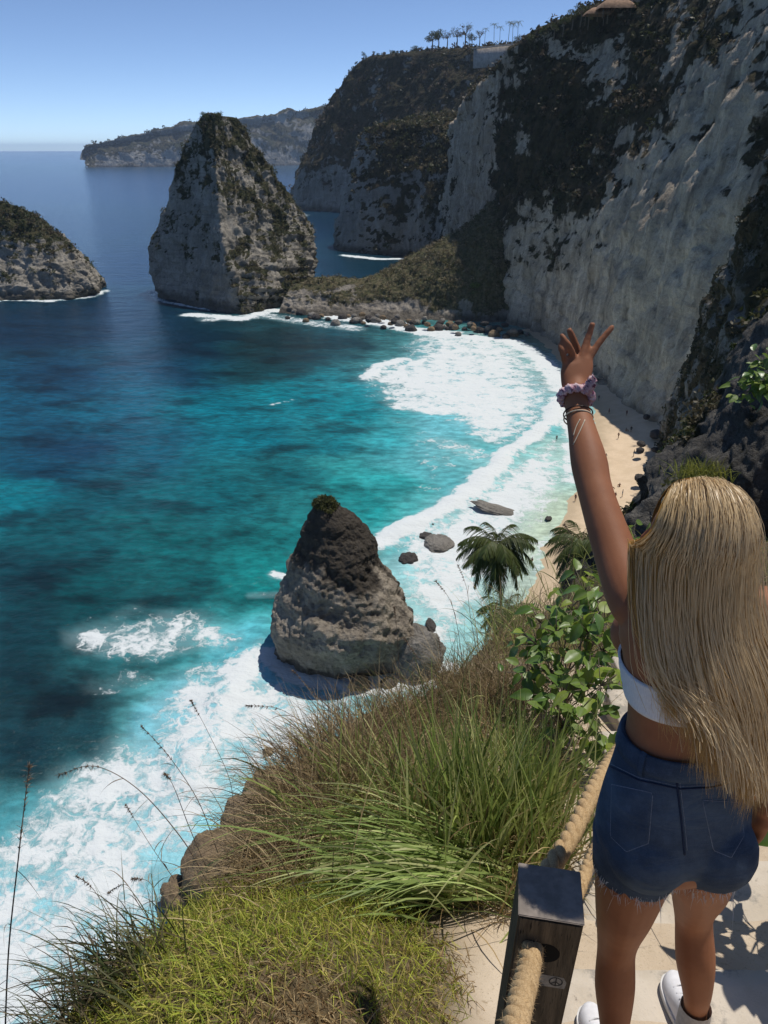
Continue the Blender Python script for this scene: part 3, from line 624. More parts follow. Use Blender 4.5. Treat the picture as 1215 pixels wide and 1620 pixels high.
for k in range(34):                                   # fallen rocks at the head of the beach
    r = random.Random(k+100)
    if k < 12: px, py = 968+k*9+r.uniform(-8, 8), 548+k*6+r.uniform(-8, 12); s = r.uniform(0.8, 2.2)
    else: px, py = 1035+r.uniform(-25, 28), 620+(k-12)*9+r.uniform(-8, 8); s = r.uniform(0.6, 1.8)
    lb = 'fallen grey '+('small' if s < 1.5 else 'large')+' rock on shaded sand at the foot of the pale wall' if k < 12 else 'fallen dark '+('small' if s < 1 else 'mid-sized' if s < 1.4 else 'large')+' rock on shaded sand below the dark buttress'
    boulder(P(px, py, z=3.0), (s*1.3, s, s*0.8), k, 0 if k < 12 else 2, k, lb, 'fallen rocks at the head of the beach')
# far headland across the water
sk = [(70,250,3300),(139,252,3300),(150,232,3330),(200,219,3350),(260,206,3400),(310,197,3450),(370,190,3500),(430,182,3600),(470,174,3700),(510,172,3800),(560,165,3900),(640,160,4000)]
cols = []
for (a, b, Y) in sk[1:]:
    t_ = P(a, b, Y=Y); f = P(a, 254.0, Y=Y-120); f[2] = -3; f[0] = t_[0]*(Y-120)/Y
    bk = t_+np.array([150, 700, -20.0]); m = f*0.45+t_*0.55; m[1] = f[1]+25; m2 = f*0.15+t_*0.85; m2[1] = f[1]+75
    cols.append([f, m, m2, t_, bk, bk+np.array([0, 500, -t_[2]*0.8])])
G = loft(cols, 200, 80); G = rockify(G, False, 26, 190, 0.2, 30, 0.3, 2.7, np.clip(G[..., 2]/60, 0, 1)); nn = gridnormals(G)
zf = G[..., 2]/G[..., 2].max(); vn = fbm(G.reshape(-1, 3)/120+2, 5).reshape(zf.shape)
fh = finish_rock('far_headland', G, False, LIME_HILL, 0.45+0.5*vn+0.3*sstep(0.3, 0.7, nn[..., 2])-0.25*sstep(0.25, 0.1, zf), wetline(G, 8, 0.6), kind='structure')
shrubs('headland_scrub', G, False, 0.6+vn, 1500, 4, 14, 4.0, fh, 20, 10, thr=0.4, up=2.0, cols=[(0.06, 0.065, 0.03), (0.085, 0.07, 0.045), (0.05, 0.05, 0.03)])
# ------------------------------------------------------------------ skyline trees, palms, walls, huts
def tree(loc, h, seed, label, group, cols, bare=0.0):
    r = np.random.default_rng(seed); e = empty('broadleaf_tree', loc, label=label, cat='tree', group=group)
    b = [np.array([0, 0, -1.0]), np.array([0.04*h, 0, 0.3*h]), np.array([0.02*h, 0.03*h, 0.62*h])]
    tb = [tube(resamp(b, 6, 0), np.linspace(0.045*h, 0.022*h, 6), 7)]
    cs = []
    for k in range(8):
        a = k*2.4+r.random(); e_ = np.array([math.cos(a)*0.30*h*r.uniform(0.5, 1.1), math.sin(a)*0.30*h*r.uniform(0.5, 1.1), h*r.uniform(0.55, 0.95)])
        tb.append(tube(np.array([b[1]*0.3+b[2]*0.7, (b[2]+e_)/2+np.array([0, 0, -.03*h]), e_]), [0.018*h, 0.012*h, 0.005*h], 5)); cs.append(e_)
    ob('trunk', tubemesh('trunk', tb), M_BARK, e)
    cs = np.array(cs+[np.array([0, 0, 0.85*h])]); pal = np.array(cols)[r.integers(0, len(cols), len(cs))]
    v, f, c = leafcloud(cs, np.full(len(cs), 0.19*h), int(70*(1-bare)), 0.035*h, pal, r)
    ob('crown', mesh_np('crown', v, f, {'col': c}, False), M_LEAF, e); return e
TG = [(0.06, 0.08, 0.022), (0.045, 0.06, 0.018), (0.085, 0.095, 0.035)]; TB = [(0.10, 0.085, 0.06), (0.08, 0.07, 0.05)]
def frond(L, nl, r, droop=0.75, up=0.6, wl=0.32):
    """one palm frond: curved midrib with drooping leaflets on both sides"""
    s = np.linspace(0, 1, nl); mid = np.stack([L*s*0.92, 0*s, L*(up*s-droop*1.15*s**2.1)], 1); T = unit(np.gradient(mid, axis=0))
    parts = []
    for sg in (-1, 1):
        ll = L*wl*np.sin(np.clip(s*0.92+0.10, 0, 1)*math.pi)**0.6*r.uniform(0.8, 1.1, nl)
        d = unit(np.stack([0.55+0*s, sg*(0.9+0*s), -0.30-0.5*s+r.normal(0, 0.12, nl)], 1)*0.9+T*0.35); K = 4; q = np.linspace(0, 1, K)
        path = mid[:, None]+d[:, None]*ll[:, None, None]*q[None, :, None]; path[..., 2] -= (ll[:, None]*0.42)*q[None]**2
        side = unit(np.cross(d, np.array([0, 0, 1.0])+r.normal(0, 0.2, (nl, 3))))[:, None]*np.ones((1, K, 1))
        wd = L*0.023*(np.array([0.7, 1.0, 0.8, 0.12])[None]*np.ones((nl, 1)))
        c = np.array([(0.05, 0.075, 0.02)])*r.uniform(0.7, 1.5, (nl, 1))+np.array([(0.03, 0.02, 0.0)])*r.random((nl, 1))
        parts.append(ribbons(path, wd, side, c))
    mw = L*0.016*(1-0.85*s); parts.append(ribbons(mid[None], mw[None], np.array([0, 1.0, 0])[None, None]*np.ones((1, nl, 1)), np.array([[0.12, 0.12, 0.04]])))
    return join(parts)
def palm(loc, h, L, nf, seed, label, group=None, lean=(0.1, 0), nl=26, simple=False):
    r = np.random.default_rng(seed); e = empty('coconut_palm', loc, label=label, cat='palm', group=group)
    s = np.linspace(0, 1, 9)[:, None]; top = np.array([lean[0]*h, lean[1]*h, h]); path = np.array([0, 0, -1.5])+(top+np.array([0, 0, 1.5]))*s; path[:, :2] = top[:2]*s**1.7
    rd = np.linspace(0.035, 0.018, 9)*h**0.75*0.9; ob('trunk', tubemesh('trunk', [tube(path, rd, 8)]), M_BARK, e)
    ms = [mesh_np('frond', *frond_attr(frond(L, nl, r, d_, u_))) for d_, u_ in ((0.75, 0.95), (0.8, 0.55), (0.72, 0.1))]
    if simple:
        allp = []
        for k in range(nf):
            a = k*2.399; q = frond(L, nl, r, 0.75, [0.95, 0.55, 0.15][k % 3]); c_, s_ = math.cos(a), math.sin(a); v = q[0]@np.array([[c_, s_, 0], [-s_, c_, 0], [0, 0, 1]])+top; allp.append((v, q[1], q[2]))
        v, f, c = join(allp); ob('crown', mesh_np('crown', v, f, {'col': c}, False), M_LEAF, e)
    else:
        for k in range(nf):
            u = k/nf; ob('frond', ms[0 if u < 0.3 else 1 if u < 0.68 else 2], M_LEAF, e, tuple(top), (0, r.normal(0, 0.06)+(0.0 if u < 0.7 else 0.35), k*2.399))
        for k in range(5):
            pass
    return e
def frond_attr(q): return q[0], q[1], {'col': q[2]}, False
SKY_T = [(575,92,975,5,0),(598,93,965,5,0),(622,92,955,6,0),(655,88,940,7,0),(683,78,920,13,0),(693,76,915,12,0),(707,72,905,10,2),(722,72,898,12,2),(735,70,892,13,2),(746,72,886,8,0),(758,70,880,9,2),(817,76,800,7,0),(828,74,790,8,2)]
for k, (px, py, Y, h, ty) in enumerate(SKY_T):
    p = P(px, py+h*0.2, Y=Y); p[2] -= 1
    lab = ['leafy green tree on the rim of the far plateau', '', 'bare greyish tree among palms on the far plateau rim'][ty]
    tree(p, h*1.5, k+20, lab, 'trees on the far plateau rim', TG if ty == 0 else TB, 0.0 if ty == 0 else 0.55)
for k, (px, py, Y, h) in enumerate([(742,70,880,15),(766,72,872,14),(781,72,862,17),(790,72,858,15),(803,74,850,19),(810,74,846,18),(818,74,842,19)]):
    p = P(px, py+4, Y=Y); palm(p, h*1.15, h*0.30, 12, k, 'slender coconut palm on the far plateau rim', 'palms on the far plateau rim', (0.05*math.sin(k*2), 0), 9, True)
# stone retaining wall on the rim
a, b = P(748, 99, Y=800), P(810, 102, Y=770); wv_ = (b-a); V = []; 
e = empty('retaining_wall', tuple(a), label='pale stone retaining wall along the far plateau rim', cat='wall')
def box(cx, cy, cz, sx, sy, sz):
    v = np.array([[x, y, z] for x in (-.5, .5) for y in (-.5, .5) for z in (-.5, .5)])*np.array([sx, sy, sz])+np.array([cx, cy, cz])
    return v, np.array([[0, 1, 3, 2], [4, 6, 7, 5], [0, 4, 5, 1], [2, 3, 7, 6], [0, 2, 6, 4], [1, 5, 7, 3]]), []
WM = plain('pale_stone', (0.42, 0.37, 0.33), 0.9, 0.25, 0.4, 0.3)
Lw = np.linalg.norm(wv_[:2]); rz = math.atan2(wv_[1], wv_[0])
ob('wall_face', tubemesh('wall_face', [box(Lw/2, 2, 3, Lw, 3.0, 15)]), WM, e, rot=(0, 0, rz)); ob('coping', tubemesh('coping', [box(Lw/2, 1.4, 10.9, Lw+1, 5, 0.8)]), WM, e, rot=(0, 0, rz))
# thatched roofs and earth terrace on the near rim
RM = plain('thatch', (0.30, 0.19, 0.12), 0.9, 0.25, 1.2, 0.4)
def hut(px, py, Y, w_, h_, lab):
    p = P(px, py, Y=Y); e = empty('rim_hut', tuple(p), label=lab, cat='hut')
    n_ = 28; u = np.linspace(-1, 1, n_); A, B = np.meshgrid(u, u, indexing='ij'); Z = h_*np.clip(1-(np.abs(A)**2.2+np.abs(B)**2.2), -0.15, 1)**0.8 if False else h_*(np.clip(1-np.maximum(np.abs(A), np.abs(B))**2.0, 0, 1)**0.7)
    V = np.stack([A*w_, B*w_*0.8, Z], -1); ob('roof', mesh_np('roof', V.reshape(-1, 3), gridfaces(n_, n_)), RM, e)
    for x in (-.75, .75):
        for y in (-.6, .6): ob('post', tubemesh('post', [tube(np.array([[x*w_, y*w_, -3.0], [x*w_, y*w_, h_*0.25]]), [0.16, 0.16], 8)]), M_BARK, e)
hut(972, 16, 322, 6.5, 3.6, 'larger rounded brown roof pavilion on the near cliff rim'); hut(944, 24, 326, 4.5, 2.4, 'smaller brown roof pavilion beside the larger one on the rim'); hut(750, 218, 600, 3.0, 1.8, 'tiny hut among scrub on the knoll top')
for k, (px, py, Y, h, ty) in enumerate([(905,22,332,5,0),(918,18,330,6,0),(930,22,332,5,0),(890,34,338,6,0),(876,40,345,5,0),(1005,10,318,5,0),(1030,14,312,6,0),(860,50,350,6,0),(842,62,356,6,0),(832,74,362,5,0)]):
    p = P(px, py+20, Y=Y); tree(p, h, k+60, 'dark green scrub tree on the near cliff rim '+('beside the brown roofs' if 900 < px < 1000 else 'past the brown roofs' if px > 1000 else 'above the pale wall'), 'trees on the near cliff rim', TG)
for k, (px, py, Y, h) in enumerate([(330,186,381,8),(345,182,378,7),(322,205,382,7),(312,222,384,7),(303,245,386,6),(296,262,386,6),(372,190,384,5)]):
    tree(P(px, py+22, Y=Y), h, k+80, 'bushy green tree clinging to the top of the tall triangular stack', 'trees on top of the stack', TG)
for k, (px, py, Y, h) in enumerate([(752,470,326,9),(768,455,328,8),(742,440,332,7),(760,430,334,8),(776,480,324,7)]):
    tree(P(px, py+12, Y=Y), h, k+90, ('bright yellow-green bush low on the right end of the saddle ridge' if k < 2 else 'dull green bush on the right end of the saddle ridge'), 'bushes on the saddle ridge', [(0.13, 0.17, 0.035), (0.10, 0.14, 0.03), (0.07, 0.10, 0.025)] if k < 2 else [(0.075, 0.085, 0.03), (0.09, 0.10, 0.035)])
for k, (px, py, Y, h) in enumerate([(640,214,575,7),(655,205,578,8),(670,210,572,7),(690,232,560,8),(610,206,585,6)]):
    tree(P(px, py+8, Y=Y), h, k+100, 'small green tree on the knoll top', 'trees on the knoll', TG+TB)
# ------------------------------------------------------------------ near hillside, path and steps
def W(x, y, z): return np.array([x, y, z+CZ])         # foreground points are given from the eye point
EDGE = np.array([(-.85, -2.5), (-.85, 1.30), (-.72, 1.55), (-.50, 1.9), (-.44, 2.6), (-.16, 3.4), (.5, 4.4), (.95, 5.4), (1.9, 7.5), (3.2, 11), (9, 12), (9, -2.5)])
def ground(X, Y):
    X = np.asarray(X, float); Y = np.asarray(Y, float)
    d = sdf_poly(EDGE, X, Y)
    z = -2.30-0.36*(Y-1.40)-0.30*np.clip(Y-5.5, 0, 99)
    z = z+0.20*np.exp(-((X+.35)/.42)**2-((Y-1.30)/.45)**2)+0.10*sstep(0.25, -.2, X)
    z = z+0.55*sstep(1.75, 3.2, X)*1.6                # bank on the far side of the steps
    dd_ = np.clip(d, 0, 50); z = z-14*np.minimum(dd_, 0.25)-1.5*dd_
    return z+0.025*fbm(np.stack([X, Y, 0*X], -1).reshape(-1, 3)*2.1, 4).reshape(X.shape)
gx = np.concatenate([np.linspace(-2.4, -1.0, 24), np.linspace(-0.98, 1.6, 120), np.linspace(1.65, 9, 40)]); gy = np.concatenate([np.linspace(-2.4, 0.6, 16), np.linspace(0.64, 3.6, 130), np.linspace(3.65, 12, 60)])
A, B = np.meshgrid(gx, gy, indexing='ij'); Z = ground(A, B)
n = NT('sandy_soil'); nb = n.noise(2.2, 6, 0.65); nf = n.noise(38, 6, 0.7); pb = n.noise(160, 3, 0.6)
c = n.mix(n.maprange(nb, 0.35, 0.68), (0.50, 0.40, 0.29), (0.60, 0.50, 0.38)); c = n.mix(n.maprange(nf, 0.55, 0.72), c, (0.36, 0.28, 0.19)); c = n.mix(n.maprange(pb, 0.62, 0.72), c, (0.30, 0.24, 0.17))
s_ = n.attr('soil', False); c = n.mix(s_, c, n.mix(n.maprange(nf, 0.35, 0.65), (0.055, 0.042, 0.024), (0.15, 0.115, 0.065))); n.set(c, 0.95, 0.1); n.bump(n.math('ADD', nf, n.math('MULTIPLY', pb, 0.4)), 0.5, 0.012)
soil = sstep(0.34, 0.10, A+0.10*fbm(np.stack([A, B, 0*A], -1).reshape(-1, 3)*3, 3).reshape(A.shape)-0.20*np.clip(B-1.6, 0, 2.0))
soil = np.maximum(soil, sstep(1.7, 2.1, A))
soil = np.maximum(soil, sstep(4.0, 5.0, B))
ob('hill_ground', mesh_np('hill_ground', np.stack([A, B, Z+CZ], -1).reshape(-1, 3), gridfaces(len(gx), len(gy)), {'soil': soil.ravel()}), n.m, kind='structure')
# long slope down to the shore
base = [(-30, 15), (-22, 28), (-16, 40), (-8, 52), (2, 63), (12, 76), (23, 93), (33, 108), (47, 122)]
top = [(-1.3, -1.0, -5.8), (-1.2, 0.8, -5.8), (-1.1, 1.5, -5.8), (-.7, 2.4, -5.8), (-.4, 3.6, -6.0), (0.9, 5.6, -7.0), (2.8, 10.5, -10.4), (5, 11.5, -8.8), (9.5, 12, -7.4)]
cols = []
for k, ((x, y), t_) in enumerate(zip(base, top)):
    t_ = W(*t_); b_ = np.array([x, y, -1.0]); q = [b_, b_+np.array([0, 0, 4.0])+(t_-b_)*0.04]
    lam = [0.5, 0.55, 0.55, 0.5, 0.38, 0.2, 0.06, 0.0, 0.0][k]     # how far the slope bows in, steeper below
    for f in (0.3, 0.6, 0.85):
        p = b_+(t_-b_)*f; p[:2] += (t_[:2]-b_[:2])*lam*math.sin(f*math.pi); q.append(p)
    q.append(t_); cols.append(q)
G = loft(cols, 170, 120); ef = sstep(1.0, 0.85, np.linspace(0, 1, 120))[None]*np.ones((170, 1)); G = rockify(G, False, 1.6, 10, 0.15, 2, 0.5, 8.8, ef)
vn = fbm(G.reshape(-1, 3)/6, 4).reshape(G.shape[:2]); vg = 0.5*sstep(3, 14, G[..., 2])+0.6*vn+0.12
SLM = rock_mat('slope_rock', (0.34, 0.26, 0.18), (0.13, 0.10, 0.07), 0.7, ((0.055, 0.06, 0.022), (0.12, 0.095, 0.055)), 0.1, 0.4)
hs = finish_rock('shore_slope', G, False, SLM, vg, wetline(G, 1.5, 0.5), kind='structure')
shrubs('slope_plants', G, False, vg*(G[..., 1] > 14), 1300, 0.4, 1.4, 0.22, hs, 30, 11, thr=0.35, cols=[(0.075, 0.095, 0.025), (0.05, 0.065, 0.02), (0.11, 0.09, 0.05), (0.10, 0.12, 0.035)])
# near rock shoulder on the right
cols = []
for b_, m_, t_ in [((3.4, 12.5, -10), (3.7, 13.4, -8), P(1020, 800, Y=14)), ((4.5, 11.8, -10), (4.9, 12.8, -7.4), P(1062, 756, Y=14)), ((5.6, 11.2, -10), (5.7, 12.4, -6.6), P(1110, 712, Y=14)), ((6.6, 11, -10), (6.4, 12.4, -5.6), P(1150, 650, Y=14.2)), ((7.6, 10.5, -10), (7.2, 12.4, -4.6), P(1192, 575, Y=14.5)), ((8.8, 10, -10), (8.3, 12, -3.4), P(1250, 470, Y=15)), ((10.5, 9, -10), (10, 11, -2.0), P(1380, 330, Y=15))]:
    b_ = W(*b_); m_ = W(*m_); cols.append([b_, (b_+m_)/2+np.array([0, -.3, 0]), m_, (m_+t_)/2+np.array([0, -.25, .2]), t_, t_+np.array([0.8, 2.2, -.3]), t_+np.array([1.5, 6, -4.0])])
G = loft(cols, 160, 140); G = rockify(G, False, 0.38, 2.8, 0.1, 0.5, 0.45, 3.9); vg = 0.34+0.9*fbm(G.reshape(-1, 3)/1.6, 4).reshape(G.shape[:2])
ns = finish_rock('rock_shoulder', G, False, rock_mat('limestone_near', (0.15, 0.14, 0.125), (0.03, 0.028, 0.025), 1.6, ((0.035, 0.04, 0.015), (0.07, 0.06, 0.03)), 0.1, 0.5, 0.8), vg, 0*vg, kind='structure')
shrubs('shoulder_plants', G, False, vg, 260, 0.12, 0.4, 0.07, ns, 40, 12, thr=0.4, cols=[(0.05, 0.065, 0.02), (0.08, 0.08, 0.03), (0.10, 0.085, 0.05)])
# steps
CM = NT('step_concrete'); nb = CM.noise(3.0, 7, 0.65); nf = CM.noise(26, 6, 0.7); nm = CM.noise(9, 6, 0.7)
c = CM.mix(CM.maprange(nb, 0.38, 0.62), (0.50, 0.43, 0.34), (0.58, 0.51, 0.42)); c = CM.mix(CM.math('MULTIPLY', CM.maprange(nm, 0.54, 0.66), 0.75), c, (0.26, 0.24, 0.21)); c = CM.mix(CM.maprange(nf, 0.6, 0.72), c, (0.24, 0.20, 0.16)); CM.set(c, 0.92, 0.15); CM.bump(CM.math('ADD', nf, nm), 0.45, 0.01); M_STEP = CM.m
st_root = ob('stairway', tubemesh('stairway', [box(1.9, 3.2, -4.6+CZ, 0.6, 3.0, 0.2)]), M_STEP, kind='structure')
def slab(x0, x1, y0, y1, zt, h, seed):
    r = np.random.default_rng(seed); nx, ny = 26, 12
    u = np.linspace(x0, x1, nx); v = np.linspace(y0, y1, ny); A, B = np.meshgrid(u, v, indexing='ij')
    B = B+0.012*fbm(np.stack([A*4+seed, 0*A, 0*A], -1).reshape(-1, 3), 3).reshape(A.shape)*sstep(0, 1, (B-y0)/(y1-y0))
    Z = zt+0.006*fbm(np.stack([A*5, B*5, 0*A+seed], -1).reshape(-1, 3), 3).reshape(A.shape)
    topg = np.stack([A, B, Z], -1); e = np.concatenate([topg[:, 0], topg[-1, 1:], topg[-2::-1, -1], topg[0, -2:0:-1]]); lo = e.copy(); lo[:, 2] -= h
    e2 = e.copy(); e2[:, 2] -= 0.012; c_ = e.mean(0); e2[:, :2] += unit(e2[:, :2]-c_[:2])*0.008; lo[:, :2] = e2[:, :2]
    V = np.concatenate([topg.reshape(-1, 3), e2, lo]); f = gridfaces(nx, ny); idx = np.arange(nx*ny).reshape(nx, ny)
    ei = np.concatenate([idx[:, 0], idx[-1, 1:], idx[-2::-1, -1], idx[0, -2:0:-1]]); n_ = len(ei); a = nx*ny+np.arange(n_); b_ = a+n_
    s1 = np.stack([ei, np.roll(ei, -1), np.roll(a, -1), a], 1)[:, ::-1]; s2 = np.stack([a, np.roll(a, -1), np.roll(b_, -1), b_], 1)[:, ::-1]
    V[:, 2] += CZ; return mesh_np('step', V, np.concatenate([f, s1, s2]))
ys = [0.30, 0.88, 1.49, 2.02, 2.55, 3.10, 3.65, 4.20, 4.80]
for k in range(8):
    zt = -2.27-0.165*(k-1); ob('step', slab(0.50+max(0, k-1)*0.21, 1.95+max(0, k-1)*0.22, ys[k]-0.02, ys[k+1], zt, 0.30, k), M_STEP, st_root)
# ------------------------------------------------------------------ rope fence
WD = NT('weathered_timber'); q = WD.noise(9, 7, 0.65, mul=(6, 6, 0.5)); q2 = WD.noise(60, 4, 0.6, mul=(5, 5, 0.4)); c = WD.mix(WD.maprange(q, 0.3, 0.7), (0.045, 0.035, 0.024), (0.13, 0.10, 0.065)); c = WD.mix(WD.maprange(q2, 0.58, 0.66), c, (0.02, 0.016, 0.012)); WD.set(c, 0.8, 0.25); WD.bump(q2, 0.5, 0.004)
M_CAP = plain('grey_painted_cap', (0.24, 0.205, 0.175), 0.9, 0.2, 40, 0.2, 0.1)
def bevel_box(sx, sy, sz, bev, name, cz=0.0):
    bm = bmesh.new(); bmesh.ops.create_cube(bm, size=1.0); bmesh.ops.scale(bm, vec=(sx, sy, sz), verts=bm.verts); bmesh.ops.translate(bm, vec=(0, 0, cz), verts=bm.verts)
    bmesh.ops.bevel(bm, geom=bm.edges[:], offset=bev, segments=2, affect='EDGES'); me = bpy.data.meshes.new(name); bm.to_mesh(me); bm.free(); return me
PX, PY, PT = 0.303, 1.050, -1.318                      # top centre of the near post
fp = empty('fence_post', W(PX, PY, PT-1.05), label='dark square timber post with grey cap and peace-sign sticker beside the path', cat='post')
fp.rotation_euler = (math.radians(1.5), math.radians(1.5), math.radians(-9))
ob('shaft', bevel_box(0.122, 0.115, 1.25, 0.004, 'shaft', 0.425-0.002), WD.m, fp); ob('cap', bevel_box(0.124, 0.117, 0.004, 0.0015, 'cap', 1.052), M_CAP, fp)
a_ = np.linspace(0, 2*math.pi, 25)[:-1]; V = np.concatenate([np.stack([0.0285*np.cos(a_), 0*a_-0.0578, 0.952+0.0285*np.sin(a_)], 1), [[0, -0.0578, 0.952]]])
ob('rope_hole', mesh_np('rope_hole', V, np.stack([np.arange(24), np.roll(np.arange(24), -1), np.full(24, 24)], 1)), plain('hole_shade', (0.004, 0.004, 0.004), 1.0, 0), fp)  # flat disc, its black paints the shade inside the hole
# sticker: torn paper with a peace sign
V = np.array([[-.050, 0, .012], [-.046, 0, -.024], [.003, 0, -.0275], [.048, 0, -.027], [.050, 0, -.006], [.043, 0, .008], [.030, 0, .0095], [.0, 0, .009]])+np.array([0.002, -0.0580, 0.876])
stk = ob('sticker', mesh_np('sticker', V, np.array([list(range(8))]), None, False), plain('faded_paper', (0.24, 0.22, 0.19), 0.8, 0.25, 120), fp)
INK = plain('sticker_ink', (0.03, 0.028, 0.026), 0.8, 0.1, 50)
def stroke(p, w_):
    p = np.array(p, float); q = np.stack([p[:, 0], 0*p[:, 0]-0.0584, p[:, 1]], 1); t_ = unit(np.gradient(q, axis=0)); s = np.cross(t_, np.array([0, 1.0, 0])); return ribbons(q[None], np.full((1, len(q)), w_), s[None], np.zeros((1, 3)))
cx, cz, R_ = 0.031, 0.869, 0.0125
sg = [stroke([(cx+R_*math.cos(t_), cz+R_*math.sin(t_)) for t_ in np.linspace(0, 2*math.pi, 33)], 0.0026), stroke([(cx, cz+R_), (cx, cz), (cx, cz-R_)], 0.0024), stroke([(cx, cz), (cx-.5*R_, cz-.45*R_), (cx-R_*.72, cz-R_*.72)], 0.0024), stroke([(cx, cz), (cx+.5*R_, cz-.45*R_), (cx+R_*.72, cz-R_*.72)], 0.0024)]
v, f, c = join(sg); ob('peace_sign', mesh_np('peace_sign', v, f, None, False), INK, stk)
v, f, c = join([stroke([(-.012+.004*k, .862-.005*k), (-.004+.004*k, .859-.005*k), (.006+.004*k, .857-.005*k)], 0.002) for k in range(2)]+[stroke([(-.040, .880), (-.036, .872), (-.032, .880)], .002)])
ob('scribble', mesh_np('scribble', v, f, None, False), INK, stk)
fp2 = empty('fence_post', W(1.30, 2.66, -2.98), label='dark square timber post lower down the path, hidden behind the girl', cat='post')
fp2.rotation_euler = (0, 0, math.radians(-14)); ob('shaft', bevel_box(0.122, 0.115, 1.2, 0.004, 'shaft', 0.40), WD.m, fp2); ob('cap', bevel_box(0.124, 0.117, 0.004, 0.0015, 'cap', 1.003), M_CAP, fp2)
RP = NT('hemp_rope'); q = RP.noise(300, 4, 0.7); q2 = RP.noise(40, 4, 0.6); c = RP.mix(RP.maprange(q, 0.3, 0.7), (0.36, 0.235, 0.115), (0.56, 0.40, 0.22)); c = RP.mix(RP.maprange(q2, 0.5, 0.75), c, (0.30, 0.19, 0.09)); RP.set(c, 0.9, 0.15); RP.bump(q, 0.6, 0.003)
FZ = foliage_mat('rope_fibre', 0.3, 0.7)
def rope(ctrl, rad, label, seed):
    r = np.random.default_rng(seed); C = resamp(np.array(ctrl), 260, 0); seg = np.linalg.norm(np.diff(C, axis=0), axis=1); L = np.concatenate([[0], np.cumsum(seg)])
    T = unit(np.gradient(C, axis=0)); x = unit(np.cross(T, np.array([0, 0, 1.0]))); y = np.cross(x, T)
    e = empty('rope', tuple(C[0]), label=label, cat='rope', group='ropes of the path fence')
    for k in range(3):
        a = L/0.115*2*math.pi+k*2*math.pi/3; p = C+(x*np.cos(a)[:, None]+y*np.sin(a)[:, None])*rad*0.46
        under(ob('strand', tubemesh('strand', [tube(p, rad*0.60+0.0006*r.normal(size=260), 10)]), RP.m), e)
    m = int(1500*L[-1]); i = r.integers(0, 259, m); a = r.random(m)*2*math.pi; d = x[i]*np.cos(a)[:, None]+y[i]*np.sin(a)[:, None]
    b0 = C[i]+d*rad*0.98; dr = unit(d*0.6+T[i]*r.normal(0, 1, (m, 1))+0.4*r.normal(size=(m, 3)))
    v, f, c = blades(b0, dr, r.uniform(0.004, 0.013, m), np.full(m, 0.0007), r.uniform(-.2, .4, m), 3, np.array([(0.55, 0.40, 0.22)])*r.uniform(0.7, 1.2, (m, 1)), r=r)
    under(ob('fuzz', mesh_np('fuzz', v, f, {'col': c}, False), FZ, kind='stuff'), e)
u1 = np.array([PX-.004, PY-.045, PT-.098])
rope([W(.085, .34, -1.00), W(.185, .66, -1.18), W(*(u1+np.array([-.03, -.10, .042]))), W(*u1), W(PX+.02, PY+.06, PT-.118), W(.44, 1.28, -1.46), W(.59, 1.55, -1.545), W(.82, 1.95, -1.76), W(1.28, 2.64, -2.10), W(1.6, 3.2, -2.3)], 0.0215, 'thick upper hemp rope threaded through the post with the sticker', 1)
rope([W(.20, .40, -1.52), W(.26, .75, -1.60), W(PX, PY, PT-.47), W(.44, 1.27, -1.86), W(.60, 1.58, -1.97), W(.82, 1.98, -2.15), W(1.28, 2.64, -2.48), W(1.6, 3.2, -2.7)], 0.0205, 'lower hemp rope running behind the bare legs', 2)
# ------------------------------------------------------------------ grasses
def gpos(n_, cx, cy, sx, sy, r):
    X = cx+sx*r.normal(size=n_); Y = cy+sy*r.normal(size=n_); return np.stack([X, Y, ground(X, Y)+CZ-0.005], 1)
def mixcol(r, n_, pal, wts=None): return np.array(pal)[r.choice(len(pal), n_, p=wts)]*r.uniform(0.75, 1.25, (n_, 1))
G_BRIGHT = [(0.40, 0.44, 0.06), (0.48, 0.47, 0.09), (0.29, 0.36, 0.055), (0.54, 0.46, 0.14)]; G_DRY = [(0.46, 0.33, 0.16), (0.34, 0.23, 0.11), (0.52, 0.40, 0.22), (0.26, 0.17, 0.085)]
G_TALL = [(0.26, 0.33, 0.08), (0.38, 0.43, 0.12), (0.16, 0.22, 0.055), (0.50, 0.50, 0.20)]; G_BROWN = [(0.28, 0.20, 0.11), (0.41, 0.30, 0.16), (0.17, 0.12, 0.07), (0.52, 0.40, 0.22)]
r = np.random.default_rng(21)
N_ = 30000; X = r.uniform(-1.05, 0.36, N_); Y = r.uniform(0.55, 2.05, N_); dpt = sdf_poly(EDGE, X, Y)
keep = (dpt < 0.10) & (X < 0.28-0.10*r.random(N_)-0.35*np.clip(Y-1.45, 0, 1)+0.05*np.sin(Y*9)); X, Y = X[keep], Y[keep]; N_ = len(X)
nz_ = fbm(np.stack([X, Y, 0*X], 1)*2.6+4, 3)+0.55*np.exp(-((X+.05)/.22)**2-((Y-1.12)/.22)**2)-0.25*sstep(-.3, -.7, X)+0.25*sstep(0.0, 0.25, X); dry = (nz_+0.18*r.normal(size=N_)) > 0.24
cols = np.where(dry[:, None], mixcol(r, N_, G_DRY), mixcol(r, N_, G_BRIGHT)); base = np.stack([X, Y, ground(X, Y)+CZ-.004], 1)
dr = unit(np.stack([-.25+.6*r.normal(size=N_), -.1+.6*r.normal(size=N_), 0.9+0*X], 1)); ln = np.where(dry, r.uniform(.04, .11, N_), r.uniform(.05, .14, N_))
v, f, c = blades(base, dr, ln, r.uniform(.0022, .0046, N_), r.uniform(.2, .8, N_), 4, cols, r=r)
ob('short_grass', mesh_np('short_grass', v, f, {'col': c}, False), M_GRASS, label='short bright yellow-green grass covering the mound beside the post', cat='grass', kind='stuff')
